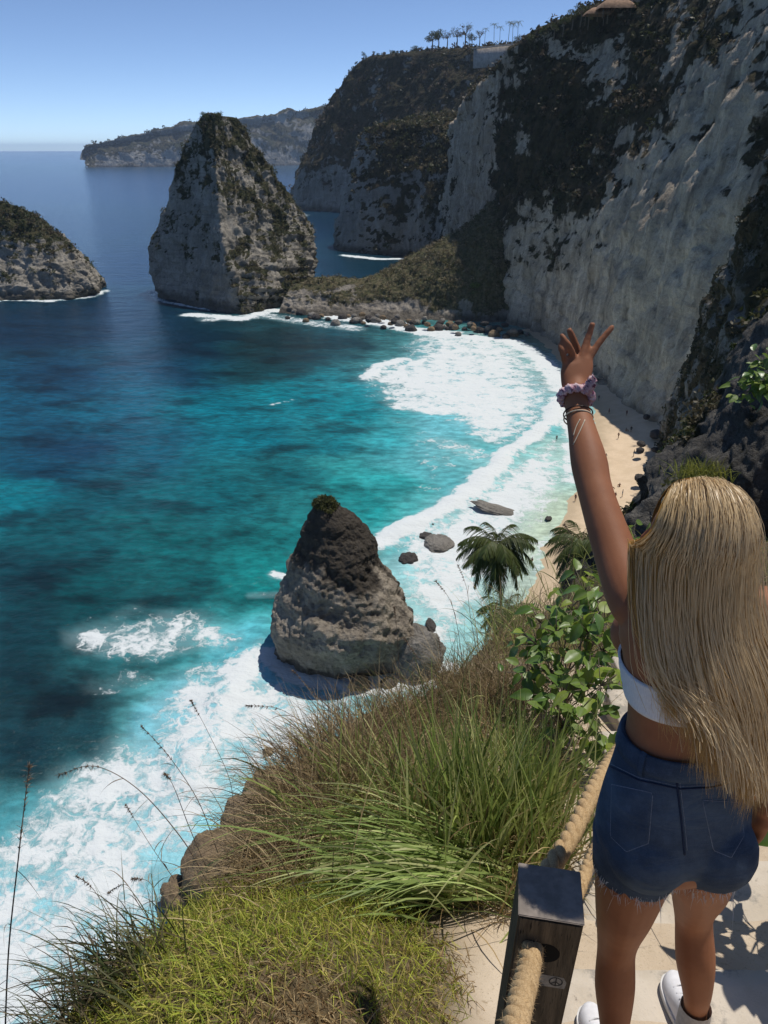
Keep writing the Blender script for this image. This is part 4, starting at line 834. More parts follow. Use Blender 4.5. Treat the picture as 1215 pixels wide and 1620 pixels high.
def tussock(name, parts, label, group=None):
    v, f, c = join(parts); p = parts[0][0][0]; e = empty(name, tuple(p), label=label, cat='grass', group=group)
    under(ob('blades', mesh_np('blades', v, f, {'col': c}, False), M_GRASS, kind='stuff'), e)
def tuft(n_, cx, cy, sx, sy, lo, hi, wd, lean, spread, dro, pal, r, K=8):
    b = gpos(n_, cx, cy, sx, sy, r); d = unit(np.array(lean)[None]+spread*r.normal(size=(n_, 3))*np.array([1, 1, .35])); return blades(b, d, r.uniform(lo, hi, n_), wd*r.uniform(.6, 1.25, n_), dro*r.uniform(.5, 1.5, n_), K, mixcol(r, n_, pal), r=r)
r = np.random.default_rng(22)
tussock('tall_grass', [tuft(700, .44, 2.25, .16, .16, .45, 1.0, .0115, (.02, 0, 1), .20, .28, G_TALL, r), tuft(420, .52, 2.2, .16, .2, .3, .8, .006, (.15, -.2, 1), .3, .5, G_DRY[:3]+G_TALL[1:2], r)], 'tall upright green grass tussock beside the path behind the post')
tussock('tall_grass', [tuft(420, .34, 2.02, .12, .12, .75, 1.2, .0105, (-.72, -.22, .80), .13, .62, [(0.42, 0.50, 0.17), (0.32, 0.42, 0.12), (0.55, 0.56, 0.26), (0.24, 0.32, 0.09)], r), tuft(320, .10, 2.2, .15, .12, .4, .8, .006, (-.5, -.2, .8), .3, .55, G_TALL, r)], 'light green grass tussock flattened in long blades over the mound')
tussock('tall_grass', [tuft(750, .10, 2.4, .18, .15, .4, .78, .009, (-.25, -.05, 1), .30, .42, G_TALL+G_BROWN[:2], r)], 'dense dark green tussock between the flattened grass and dry brown grass')
tussock('dry_grass', [tuft(2400, -.24, 2.35, .11, .22, .3, .72, .0045, (-.30, -.08, .9), .40, .5, G_BROWN, r), tuft(900, -.38, 1.95, .07, .12, .2, .45, .004, (-.45, -.1, .8), .45, .6, G_BROWN, r)], 'dry brown matted grass hanging over the edge above the surf')
tussock('dry_grass', [tuft(1100, -.16, 2.9, .13, .2, .25, .65, .0042, (-.2, 0, .9), .38, .45, G_BROWN, r)], 'thin brown grass behind the dry matted grass at the brink')
tussock('tall_grass', [tuft(340, -.74, 1.36, .07, .10, .22, .5, .0048, (-.45, -.05, .8), .34, .55, [(0.08, 0.10, 0.035), (0.13, 0.13, 0.055), (0.18, 0.14, 0.08)], r)], 'small dark tussock arching over the outer edge of the mound')
tussock('tall_grass', [tuft(240, -.80, 1.16, .07, .10, .18, .42, .004, (-.5, -.05, .7), .4, .6, [(0.09, 0.10, 0.035), (0.17, 0.13, 0.075), (0.22, 0.18, 0.10)], r)], 'wispy brown-green tussock at the outermost foot of the mound')
tussock('tall_grass', [tuft(800, .66, 2.95, .15, .25, .25, .6, .005, (.0, -.1, 1), .38, .45, G_TALL+G_DRY[:2], r)], 'green and straw grass at the foot of the leafy shrub')
tussock('dry_grass', [tuft(1300, .75, 3.8, .17, .3, .3, .75, .0045, (-.05, -.05, 1), .42, .4, G_BROWN+[(.12, .13, .05)], r)], 'brown twiggy dry growth left of the leafy shrub')
tussock('tall_grass', [tuft(1500, 1.2, 5.3, .5, .6, .4, .9, .007, (0, 0, 1), .4, .4, G_BROWN+G_TALL, r)], 'mixed brown and green growth behind the leafy shrub')
tussock('tall_grass', [tuft(1300, 2.6, 3.6, .35, .9, .2, .5, .006, (0, 0, 1), .4, .4, G_DRY+G_TALL, r)], 'mixed dry grass on the bank across the steps')
tussock('dry_grass', [tuft(900, .10, 3.5, .14, .22, .25, .6, .004, (-.1, -.05, 1), .4, .45, G_BROWN+[(.16, .18, .06)], r), tuft(900, .42, 4.0, .16, .25, .25, .6, .004, (-.1, -.05, 1), .4, .45, G_BROWN+[(.16, .18, .06)], r)], 'fine brown grass along the brink below the tall coconut palm')
# straw litter along the path edge
N_ = 1900; X = r.normal(.60, .13, N_)+0; Y = r.uniform(1.75, 3.4, N_); X = X+(Y-2.2)*.30; ok_ = X < .50+.42*(Y-1.75); X, Y = X[ok_], Y[ok_]; N_ = len(X)
v, f, c = blades(np.stack([X, Y, ground(X, Y)+CZ+.01], 1), unit(np.stack([r.normal(size=N_), r.normal(size=N_), .25+.25*r.random(N_)], 1)), r.uniform(.08, .28, N_), np.full(N_, .0028), r.uniform(.1, .5, N_), 4, mixcol(r, N_, G_DRY+[(.20, .14, .09)]), r=r)
ob('straw_litter', mesh_np('straw_litter', v, f, {'col': c}, False), M_GRASS, label='dry straw and fallen stems strewn along the path edge', cat='litter', kind='stuff')
# single seed stalks: pixel course, distance
STK = [('tall pale stalk with a long feathery seed head at the outer edge', [(8,1640),(14,1500),(30,1350),(38,1280),(46,1215)], 1.35, .5, 1.5), ('long arching stalk with a drooping seed head over the surf', [(330,1400),(290,1330),(220,1250),(150,1212),(95,1226)], 2.0, .30, 1.2),
       ('upright stalk branching above the brown boulder', [(345,1350),(315,1270),(270,1200),(225,1150)], 2.1, .35, .8), ('curved stalk with a tufted tip below the arching stalk', [(330,1380),(300,1310),(275,1245),(262,1225)], 2.05, .25, .9), ('thin straight stalk reaching out of the dry grass', [(372,1330),(365,1240),(330,1160),(303,1110)], 2.3, .2, .5),
       ('long stalk with a dark seed head leaning toward the pyramid rock', [(560,1240),(520,1180),(450,1125),(392,1116)], 2.6, .3, .9), ('crooked dark stalk reaching up beside the pyramid rock foot', [(600,1180),(560,1150),(510,1110),(465,1062)], 2.7, .3, .8), ('stiff dark stalk rising in front of the pyramid rock', [(640,1130),(632,1060),(628,1000),(624,962)], 2.9, .2, .6),
       ('slim stalk bending toward the palm crown', [(735,1080),(725,1000),(712,950),(690,920)], 3.2, .25, .6), ('tall slim stalk beside the palm trunk', [(760,1060),(745,980),(738,930),(725,895)], 3.3, .25, .5), ('dark stalk with side shoots above the shrub', [(880,930),(900,880),(905,850),(893,830)], 3.6, .25, .5),
       ('thin stalk rising from the small dark tussock', [(228,1560),(190,1480),(150,1410),(122,1386)], 1.75, .3, .6), ('forked thin stalk beside the yellow sprig', [(270,1500),(225,1440),(200,1400),(172,1412)], 1.8, .3, .5), ('bent stalk low over the surf', [(262,1470),(240,1400),(210,1390)], 1.85, .3, .5), ('pale stalk pointing seaward from the mound', [(275,1390),(240,1340),(200,1275)], 1.95, .2, .4),
       ('wiry stalk arching above the green tussock', [(700,1120),(672,1060),(640,1010)], 2.8, .3, .6), ('short dark stalk beside the rounded boulder', [(690,1130),(700,1080),(694,1010)], 2.9, .2, .6)]
M_STALK = plain('dry_stalk', (0.16, 0.115, 0.08), 0.85, 0.3, 40); SDC = foliage_mat('seed_head', 0.2, 0.8)
for k, (lb, L, Y0, sd_, rr_) in enumerate(STK):
    r = np.random.default_rng(300+k); p = np.array([P(a, b, Y=Y0+.05*i) for i, (a, b) in enumerate(L)]); C = resamp(p, 30, 0)
    e = empty('grass_stalk', tuple(C[0]), label=lb, cat='stalk', group='dry seed stalks'); under(ob('stem', tubemesh('stem', [tube(C, np.linspace(.0022, .0009, 30)*rr_**.5, 5)]), M_STALK), e)
    i = 30-1-(r.random(110)**1.3*30*sd_).astype(int); T = unit(np.gradient(C, axis=0)); m = len(i)
    v, f, c = blades(C[i], unit(T[i]+.55*r.normal(size=(m, 3))), r.uniform(.008, .026, m)*rr_**.5, np.full(m, .0028), np.full(m, .4), 4, np.array([(.20, .14, .09)])*r.uniform(.5, 1.5, (m, 1)), r=r); under(ob('seed_head', mesh_np('seed_head', v, f, {'col': c}, False), SDC), e)
    for q in (5, 9, 13, 17):
        v, f, c = blades(C[q:q+1], unit(T[q:q+1]+.8*r.normal(size=(1, 3))), r.uniform(.08, .2, 1), np.full(1, .0035), np.full(1, .7), 8, np.array([(.22, .16, .10)])*r.uniform(.6, 1.3, (1, 1)), r=r); under(ob('dry_leaf', mesh_np('dry_leaf', v, f, {'col': c}, False), SDC), e)
# ------------------------------------------------------------------ leafy shrub
def leaf_mesh(L, Wd, fold, curl):
    nu, nv = 9, 5; u = np.linspace(0, 1, nu); v = np.linspace(-1, 1, nv); A, B = np.meshgrid(u, v, indexing='ij')
    w_ = Wd*np.sin(np.clip(A, 0, 1)**0.72*math.pi)**0.85+0.0008; wav = 0.05*np.sin(A*19)*np.abs(B)
    V = np.stack([A*L, B*w_*0.5, (np.abs(B)*fold*w_-curl*A**2*L)+wav*L*0.3], -1); V = np.concatenate([V.reshape(-1, 3)])
    col = np.array([(0.17, 0.255, 0.045)])*(0.85+0.3*np.abs(B).reshape(-1, 1))+np.where(np.abs(B).reshape(-1, 1) < .1, .045, 0)
    return V, gridfaces(nu, nv), col
M_SLEAF = foliage_mat('shrub_leaf', 0.38, 0.38, (1, 1, 1), 0.5); M_SLEAF2 = foliage_mat('shrub_leaf_dark', 0.3, 0.35, (0.6, 0.72, 0.7), 0.5); M_SLEAF3 = foliage_mat('shrub_leaf_young', 0.45, 0.45, (1.55, 1.35, 1.0), 0.4)
LM = []
for k in range(9):
    v, f, c = leaf_mesh(1.0, [0.62, 0.55, 0.7][k % 3], [.12, .25, .05][k//3], [.25, .1, .4][(k+1) % 3]); me = mesh_np('leaf', v, f, {'col': c}); me.materials.append([M_SLEAF, M_SLEAF2, M_SLEAF3][k % 3]); LM.append(me)
def shrub(cents, nleaf, ls, seed, label, name='leafy_shrub', radf=0.2):
    r = np.random.default_rng(seed); root = np.array(cents[0][:3]); root[2] = ground(root[0], root[1])[()]+CZ if root[1] < 12 else root[2]
    e = empty(name, tuple(root), label=label, cat='shrub'); tb = []; per = max(1, nleaf//len(cents))
    for ci, cc_ in enumerate(cents):
        c_ = np.array(cc_); tb.append(tube(resamp(np.array([root, (root+c_)/2+.06*r.normal(size=3), c_]), 8, 0), np.linspace(.007, .0025, 8), 5))
        for k in range(per):
            d = unit(r.normal(size=3)+np.array([-.15, -.35, .45])); p = c_+d*radf*r.random()**.5; tb.append(tube(np.array([c_, (c_+p)/2, p]), [.0025, .002, .0015], 4))
            o = ob('leaf', LM[r.choice(9, p=[.16, .13, .05, .16, .13, .05, .15, .12, .05])], None, e); dirn = unit(np.array([d[0], d[1], -.15+.35*r.normal()])+.35*r.normal(size=3)); nrm_ = Vector((.25*r.normal(), -.25+.3*r.normal(), 1)).normalized()
            X_ = Vector(dirn); Y_ = nrm_.cross(X_).normalized(); Z_ = X_.cross(Y_); s = ls*r.uniform(.6, 1.3)
            from mathutils import Matrix
            M4 = Matrix(((X_.x, Y_.x, Z_.x, p[0]-root[0]), (X_.y, Y_.y, Z_.y, p[1]-root[1]), (X_.z, Y_.z, Z_.z, p[2]-root[2]), (0, 0, 0, 1))); o.matrix_local = M4 @ Matrix.Scale(s, 4)
    under(ob('twigs', tubemesh('twigs', tb), M_BARK), e)
shrub([P(a, b, Y=y) for a, b, y in [(905,965,3.6),(945,950,3.5),(930,1000,3.3),(880,1000,3.4),(850,1020,3.5),(915,1045,3.2),(955,1030,3.2),(870,1060,3.3),(930,1090,3.0),(890,1105,3.1),(950,1085,2.95),(855,985,3.7),(955,985,3.4),(925,940,3.8),(835,1065,3.4),(935,1130,2.9),(890,1150,2.9)]], 296, .092, 5, 'bushy shrub with broad glossy green leaves beside the path', radf=0.17)
shrub([P(a, b, Y=y) for a, b, y in [(985,880,9.0),(1000,870,9.2),(1010,890,8.8),(1020,868,9.4)]], 120, .16, 6, 'dark green bush on the slope between raised arm and head', radf=.4)
r = np.random.default_rng(40)
tussock('tall_grass', [(lambda b: blades(b, unit(np.array([-.2, 0, 1])+.4*r.normal(size=(500, 3))), r.uniform(.3, .8, 500), np.full(500, .012), r.uniform(.2, .7, 500), 5, mixcol(r, 500, [(0.22, 0.24, 0.06), (0.30, 0.30, 0.09), (0.16, 0.19, 0.05)]), r=r))(np.array([P(1030, 925, Y=8.0)]*500)+r.normal(size=(500, 3))*np.array([.5, .3, .1]))], 'yellow-green grass patch on the slope beside the girl\'s cheek')
tussock('tall_grass', [(lambda b: blades(b, unit(np.array([-.1, -.1, 1])+.35*r.normal(size=(420, 3))), r.uniform(.25, .62, 420), np.full(420, .014), r.uniform(.2, .6, 420), 5, mixcol(r, 420, [(0.26, 0.27, 0.05), (0.34, 0.33, 0.08), (0.16, 0.18, 0.04)]), r=r))(np.array([P(1108, 755, Y=12.4)]*420)+r.normal(size=(420, 3))*np.array([.22, .15, .05]))], 'sunlit yellow-green grass tuft on the dark rock above the girl\'s head')
shrub([P(a, b, Y=y) for a, b, y in [(1195,600,12.2),(1180,620,12.2),(1205,575,12.3),(1212,610,12.1)]], 110, .16, 7, 'small scrubby bush growing on the dark rock shoulder', radf=.3)
shrub([W(1.38, 1.72, -1.55), W(1.45, 1.8, -1.35), W(1.36, 1.66, -1.75), W(1.5, 1.75, -1.75), W(1.42, 1.85, -1.95)], 110, .12, 8, 'leafy shrub on the bank across the steps, added out of view to shade the path', radf=.16)  # unseen shrub, added so that its shadow falls on the steps
# yellow sprig
e = empty('leaf_sprig', tuple(P(232, 1500, Y=1.75)), label='tiny sprig with yellow and green leaves at the mound edge', cat='plant')
under(ob('stem', tubemesh('stem', [tube(np.array([P(235, 1520, Y=1.75), P(228, 1490, Y=1.75), P(230, 1470, Y=1.75)]), [.0015, .0012, .001], 5)]), M_STALK), e)
for k, (dx, dz, ang, mt) in enumerate([(-.012, 0.002, 2.6, (0.45, 0.26, 0.02)), (0.006, 0.004, 0.9, (0.28, 0.33, 0.03)), (0.014, -.004, 0.1, (0.35, 0.36, 0.04))]):
    v, f, c = leaf_mesh(.022, .012, .15, .2); me = mesh_np('leaf', v, f, {'col': np.tile(np.array(mt), (len(v), 1))}); o = ob('leaf', me, M_LEAF, e); o.rotation_euler = (0.9, -ang, 0); b_ = P(229, 1473, Y=1.75)-P(232, 1500, Y=1.75); o.location = (b_[0]+dx*.3, b_[1], b_[2]+dz)
# palms below the path
palm(P(800, 960, Y=61)-np.array([0, 0, 6.0]), 12.6, 4.1, 30, 501, 'tall coconut palm with a full crown rising above the slope', None, (-.10, -.0), 44)
palm(P(918, 900, Y=66)-np.array([0, 0, 5.0]), 8.0, 3.9, 26, 502, 'coconut palm half hidden behind the raised arm', None, (-.02, 0), 40)
palm(P(798, 985, Y=52)-np.array([0, 0, 3.0]), 4.2, 2.7, 22, 503, 'short young palm at the foot of the tall coconut palm', None, (0.0, 0), 36)
# ------------------------------------------------------------------ tiny people on the beach
def figure(pose, seed):
    """small continuous figure grown from a jointed skeleton with a skin modifier"""
    J = {'pel': (0, 0, .92), 'ch': (0, .02, 1.28), 'nk': (0, .02, 1.48), 'hd': (0, .03, 1.60), 'ht': (0, .03, 1.72), 'hl': (-.10, 0, .86), 'hr': (.10, 0, .86), 'kl': (-.12, .02, .48), 'kr': (.12, .02, .48), 'al': (-.13, -.02, .08), 'ar': (.13, -.02, .08), 'tl': (-.14, .12, .03), 'tr': (.14, .12, .03), 'sl': (-.19, .02, 1.40), 'sr': (.19, .02, 1.40), 'el': (-.26, 0, 1.12), 'er': (.26, 0, 1.12), 'wl': (-.26, .08, .88), 'wr': (.26, .08, .88)}
    if pose == 'walk': J.update(kl=(-.10, .18, .50), al=(-.10, .20, .08), tl=(-.10, .32, .05), kr=(.10, -.08, .48), ar=(.10, -.34, .12), tr=(.10, -.22, .04), wl=(-.25, -.15, .92), wr=(.25, .22, .95))
    if pose == 'sit': J.update({k: (v[0], v[1], v[2]-.78) for k, v in J.items()}); J.update(kl=(-.14, .45, .42), kr=(.14, .45, .42), al=(-.14, .70, .06), ar=(.14, .70, .06), tl=(-.14, .82, .05), tr=(.14, .82, .05), el=(-.28, .15, .38), er=(.28, .15, .38), wl=(-.18, .40, .40), wr=(.18, .40, .40))
    E = [('pel', 'ch'), ('ch', 'nk'), ('nk', 'hd'), ('hd', 'ht'), ('pel', 'hl'), ('pel', 'hr'), ('hl', 'kl'), ('kl', 'al'), ('al', 'tl'), ('hr', 'kr'), ('kr', 'ar'), ('ar', 'tr'), ('ch', 'sl'), ('ch', 'sr'), ('sl', 'el'), ('el', 'wl'), ('sr', 'er'), ('er', 'wr')]
    R = dict(pel=.14, ch=.14, nk=.055, hd=.10, ht=.06, hl=.095, hr=.095, kl=.062, kr=.062, al=.042, ar=.042, tl=.035, tr=.035, sl=.06, sr=.06, el=.042, er=.042, wl=.032, wr=.032)
    ks = list(J); me = bpy.data.meshes.new('person'); me.from_pydata([J[k] for k in ks], [(ks.index(a), ks.index(b)) for a, b in E], [])
    o = bpy.data.objects.new('tmp', me); COL.objects.link(o); o.modifiers.new('s', 'SKIN'); ss = o.modifiers.new('d', 'SUBSURF'); ss.levels = 1; ss.render_levels = 1
    for i, k in enumerate(ks): me.skin_vertices[0].data[i].radius = (R[k], R[k]*.85)
    me.skin_vertices[0].data[0].use_root = True
    dg = bpy.context.evaluated_depsgraph_get(); m2 = bpy.data.meshes.new_from_object(o.evaluated_get(dg)); bpy.data.objects.remove(o); return m2
PSK = NT('beachgoer'); sxyz = PSK.n('ShaderNodeSeparateXYZ'); tc = PSK.n('ShaderNodeTexCoord'); PSK.l(tc.outputs['Object'], sxyz.inputs[0]); oi = PSK.n('ShaderNodeObjectInfo')
cl_ = PSK.ramp(oi.outputs['Random'], [(0, (0.03, 0.035, 0.06)), (.3, (0.02, 0.02, 0.022)), (.6, (0.10, 0.03, 0.03)), (.9, (0.4, 0.4, 0.4))], 'CONSTANT'); zz_ = sxyz.outputs[2]
inm = PSK.math('MULTIPLY', PSK.maprange(zz_, .62, .64), PSK.maprange(zz_, 1.38, 1.40, 1, 0)); c = PSK.mix(inm, (0.26, 0.15, 0.09), cl_); c = PSK.mix(PSK.maprange(zz_, 1.62, 1.64), c, (0.03, 0.02, 0.015)); PSK.set(c, .8, .2)
FIG = {k: figure(k, 0) for k in ('stand', 'walk', 'sit')}
for m in FIG.values(): m.materials.append(PSK.m)
BVB = BVHTree.FromPolygons([tuple(v.co) for v in bpy.data.objects['beach'].data.vertices], [tuple(p.vertices) for p in bpy.data.objects['beach'].data.polygons])
PPL = [(880,701,'stand',0,'person standing in the shallow wash of the waves'),(947,634,'walk',0,'person walking at the wet edge of sunlit sand near the shadow tip'),(963,655,'walk',1,'person strolling on the sunlit sand'),(990,617,'walk',2,'person walking alone on shaded sand near the pale wall'),(991,658,'stand',2,'person standing on shaded sand beside the seated pair'),(990,682,'sit',2,'person sitting on shaded sand'),(998,684,'stand',2,'person in pale clothes standing next to a seated person'),
       (978,694,'walk',1,'person walking along the edge of the cliff shadow'),(1002,722,'stand',2,'person standing deep in the cliff shade'),(958,728,'walk',1,'person on sunlit sand behind the raised arm'),(910,793,'stand',0,'person standing at the waterline on the near sand'),(967,773,'sit',1,'person sitting on sunlit sand near the shadow'),(980,770,'sit',1,'person sitting with legs stretched on the sunlit sand'),(973,790,'walk',2,'person walking just inside the shadow'),(984,786,'stand',2,'person standing just inside the shadow'),(1018,760,'sit',2,'person sitting among fallen rocks in the shade'),(842,888,'sit',0,'person crouching at the foam edge below the palm')]
for k, (px, py, ps, zn, lb) in enumerate(PPL):
    q = P(px, py, z=1.0); h = BVB.ray_cast(Vector((0, 0, CZ)), (Vector(q)-Vector((0, 0, CZ))).normalized()); p = h[0] if h[0] is not None else Vector(P(px, py, z=.2))
    if p.z < -0.3: p.z = -0.3
    ob('person', FIG[ps], None, None, p, (0, 0, k*2.1), label=lb, cat='person', group='people on the beach')
# ------------------------------------------------------------------ the girl with the raised arm
def build_girl():
    YAW = math.radians(10); U = np.array([math.cos(YAW), math.sin(YAW), 0]); WB = np.array([math.sin(YAW), -math.cos(YAW), 0])   # body right, body back
    me_ = empty('person', W(.70, 1.24, -2.27), label='person with long blonde hair, white top and frayed denim shorts raising one arm', cat='person')
    # torso rings: height, centre x, centre y, half width, half depth
    TR = np.array([(-1.45, .640, 1.205, .085, .06), (-1.40, .630, 1.198, .148, .106), (-1.33, .625, 1.195, .157, .114), (-1.24, .624, 1.20, .150, .106), (-1.15, .628, 1.21, .139, .096), (-1.08, .621, 1.22, .121, .086), (-1.01, .616, 1.225, .121, .087), (-.94, .611, 1.23, .131, .094), (-.87, .607, 1.235, .142, .098), (-.81, .604, 1.24, .142, .086), (-.765, .602, 1.245, .105, .066), (-.735, .588, 1.25, .060, .054), (-.68, .578, 1.252, .052, .052)])
    def ring_at(z, n=40, off=0.0, ex=2.15):
        zz = TR[::-1]; o = np.argsort(TR[:, 0]); cx, cy, a, b = [np.interp(z, TR[o, 0], TR[o, j]) for j in (1, 2, 3, 4)]
        t = np.arange(n)*2*math.pi/n; c_, s_ = np.cos(t), np.sin(t); ca = np.sign(c_)*np.abs(c_)**(2/ex); sa = np.sign(s_)*np.abs(s_)**(2/ex)
        return W(cx, cy, z)+((a+off)*ca)[:, None]*U+((b+off)*sa)[:, None]*WB
    def closed_loft(rings):
        A = np.array(rings); k, n, _ = A.shape; V = np.concatenate([A.reshape(-1, 3), A[:1].mean(1), A[-1:].mean(1)]); i = np.arange(k*n).reshape(k, n); j = np.roll(i, -1, 1)
        F = np.stack([i[:-1], j[:-1], j[1:], i[1:]], -1).reshape(-1, 4); c0 = np.stack([j[0], i[0], np.full(n, k*n)], 1); c1 = np.stack([i[-1], j[-1], np.full(n, k*n+1)], 1); return V, F, [c0, c1]
    def smoothrings(rings, m): return resamp(np.array(rings), m, 0)
    def limb(pts_, rad, m=26, n=20):
        C = resamp(np.array(pts_), m, 0); R = resamp(np.array(rad, float)[:, None], m, 0)[:, 0]
        e0 = C[0]-unit(C[1]-C[0])*R[0]*0.5; e1 = C[-1]+unit(C[-1]-C[-2])*R[-1]*0.55; e2 = C[-1]+unit(C[-1]-C[-2])*R[-1]*0.88
        return tube(np.concatenate([[e0], C, [e1, e2]]), np.concatenate([[R[0]*.8], R, [R[-1]*.82, R[-1]*.45]]), n)
    def ellip(c, rx, ry, rz, n=22):
        th = np.linspace(0.02, math.pi-.02, n//2); ph = np.arange(n)*2*math.pi/n; r_ = [np.array(c)+np.stack([rx*np.cos(ph)*math.sin(t), ry*np.sin(ph)*math.sin(t), np.full(n, -rz*math.cos(t))], 1) for t in th]; return closed_loft(r_)
    def fuse(name, tubes, vox, smooth, it):
        me = tubemesh(name, tubes); o = bpy.data.objects.new('tmp', me); COL.objects.link(o); m = o.modifiers.new('r', 'REMESH'); m.mode = 'VOXEL'; m.voxel_size = vox; m.use_smooth_shade = True
        s = o.modifiers.new('s', 'SMOOTH'); s.factor = smooth; s.iterations = it
        dg = bpy.context.evaluated_depsgraph_get(); m2 = bpy.data.meshes.new_from_object(o.evaluated_get(dg)); bpy.data.objects.remove(o); m2.name = name; m2.polygons.foreach_set('use_smooth', np.ones(len(m2.polygons), bool)); return m2
    p_ = lambda a, b, y: P(a, b, Y=y)
    parts = [closed_loft(smoothrings([ring_at(z) for z in TR[:, 0]], 60))]
    for sx, yy in ((-.072, 1.138), (.068, 1.142)): parts.append(ellip(W(.632+sx, yy, -1.338), .080, .076, .090))
    for sx in (-.065, .065): parts.append(ellip(W(.595+sx, 1.325, -.915), .055, .045, .058))
    parts.append(ellip(W(.50, 1.262, -.80), .055, .05, .05)); parts.append(ellip(W(.725, 1.235, -.81), .055, .05, .05))
    # legs
    LL = [W(.565, 1.20, -1.36), W(.562, 1.195, -1.46), W(.566, 1.205, -1.60), W(.578, 1.235, -1.74), W(.586, 1.246, -1.83), W(.590, 1.225, -1.93), W(.598, 1.205, -2.04), W(.604, 1.20, -2.13), W(.605, 1.195, -2.20)]; LR = [.092, .085, .069, .053, .047, .050, .039, .031, .034]
    RL = [W(.700, 1.20, -1.36), W(.718, 1.215, -1.46), W(.760, 1.26, -1.60), W(.792, 1.31, -1.74), W(.808, 1.322, -1.82), W(.822, 1.295, -1.93), W(.842, 1.285, -2.04), W(.856, 1.29, -2.13), W(.860, 1.285, -2.20)]
    parts += [limb(LL, LR, 40), limb(RL, LR, 40)]
    # raised left arm
    S = W(.490, 1.262, -.80); E = p_(942, 778, 1.47); Wr = p_(912, 640, 1.655)
    parts.append(limb([S+np.array([.04, -.01, -.02]), S, S*.5+E*.5+np.array([0, 0, -.008]), E, E*.68+Wr*.32, E*.3+Wr*.7, Wr, p_(911, 615, 1.68)], [.052, .050, .043, .037, .039, .031, .0265, .029], 44))
    parts.append(ellip(W(.505, 1.235, -.845), .045, .05, .075))
    # palm and digits of the raised hand
    H0 = p_(911, 622, 1.672); K = {'i': p_(932, 568, 1.715), 'm': p_(921, 562, 1.715), 'r': p_(907, 566, 1.712), 'p': p_(895, 576, 1.705)}
    pal = []
    for s in np.linspace(0, 1, 9):
        c_ = H0*(1-s)+((K['i']+K['p'])/2)*s; hw = np.interp(s, [0, .35, .75, 1], [.028, .036, .041, .038]); ax = unit(K['i']-K['p']); dn = unit(np.cross(ax, K['m']-H0)); t = np.arange(20)*2*math.pi/20
        pal.append(c_+np.cos(t)[:, None]*ax*hw+np.sin(t)[:, None]*dn*np.interp(s, [0, .4, 1], [.020, .017, .0125]))
    parts.append(closed_loft(pal))
    fing = lambda L, r0, r1: limb([np.array(q) for q in L], np.linspace(r0, r1, len(L)), 16, 12)
    parts += [fing([K['i']*.8+H0*.2, K['i'], p_(945, 546, 1.728), p_(957, 531, 1.736), p_(968, 518, 1.742)], .0095, .0072), fing([K['m']*.8+H0*.2, K['m'], p_(928, 541, 1.73), p_(933, 526, 1.738), p_(937, 513, 1.742)], .0098, .0075),
              fing([K['r']*.8+H0*.2, K['r'], p_(901, 549, 1.705), p_(893, 538, 1.708), p_(889, 531, 1.716)], .0092, .0072), fing([K['p']*.8+H0*.2, K['p'], p_(890, 559, 1.698), p_(887, 550, 1.702), p_(886, 545, 1.712)], .0082, .0066),
              fing([p_(925, 606, 1.70), p_(926, 590, 1.735), p_(917, 562, 1.758), p_(906, 535, 1.762), p_(901, 523, 1.762)], .012, .0078)]
    # hanging right arm and hand
    S2_ = W(.735, 1.235, -.815); E2 = W(.872, 1.185, -1.07); W2 = W(.850, 1.225, -1.285)
    parts.append(limb([S2_+np.array([-.04, 0, 0]), S2_, (S2_+E2)/2, E2, E2*.6+W2*.4, W2, W(.846, 1.232, -1.315)], [.055, .052, .044, .039, .038, .027, .028], 40))
    pc_ = W(.842, 1.24, -1.35); parts.append(ellip(pc_, .020, .036, .046))
    for k, (dy, ln) in enumerate([(-.026, .052), (-.009, .064), (.010, .062), (.027, .055)]):
        b_ = pc_+np.array([0, dy, -.030]); parts.append(fing([b_+np.array([0, 0, .02]), b_, b_+np.array([-.010, 0, -ln*.5]), b_+np.array([-.028, -.004, -ln*.85])], .0088, .0068))
    parts.append(fing([pc_+np.array([-.005, .028, .02]), pc_+np.array([-.012, .045, -.008]), pc_+np.array([-.018, .05, -.036])], .0105, .0075))
    # head, facing left and out to sea
    f = unit(np.array([-.70, .71, 0])); sd = np.array([-f[1], f[0], 0]); HC = W(.594, 1.265, -.680); rings = []
    for t in np.linspace(.05, math.pi-.05, 22):
        zz = -math.cos(t); s = math.sin(t); ph = np.arange(28)*2*math.pi/28; jaw = sstep(-.1, -1, zz)
        fr = np.where(np.cos(ph) > 0, .095-.012*jaw, .092*(1-.35*jaw)); rings.append(HC+(np.cos(ph)*fr*s)[:, None]*f+(np.sin(ph)*.073*s*(1-.22*jaw))[:, None]*sd+np.array([0, 0, .116*zz])+f*.02*jaw)
    parts.append(closed_loft(rings)); parts.append(limb([HC+f*.088+np.array([0, 0, .012]), HC+f*.101+np.array([0, 0, -.012]), HC+f*.109+np.array([0, 0, -.026])], [.008, .010, .0095], 8, 10))
    parts.append(ellip(HC+f*.092+np.array([0, 0, -.062]), .012, .016, .007)); parts.append(ellip(HC+f*.088+np.array([0, 0, -.098]), .018, .02, .016)); parts.append(limb([W(.592, 1.25, -.76), HC+np.array([.01, -.005, -.08])], [.054, .05], 6))
    body = fuse('body', parts, .0048, .5, 3)
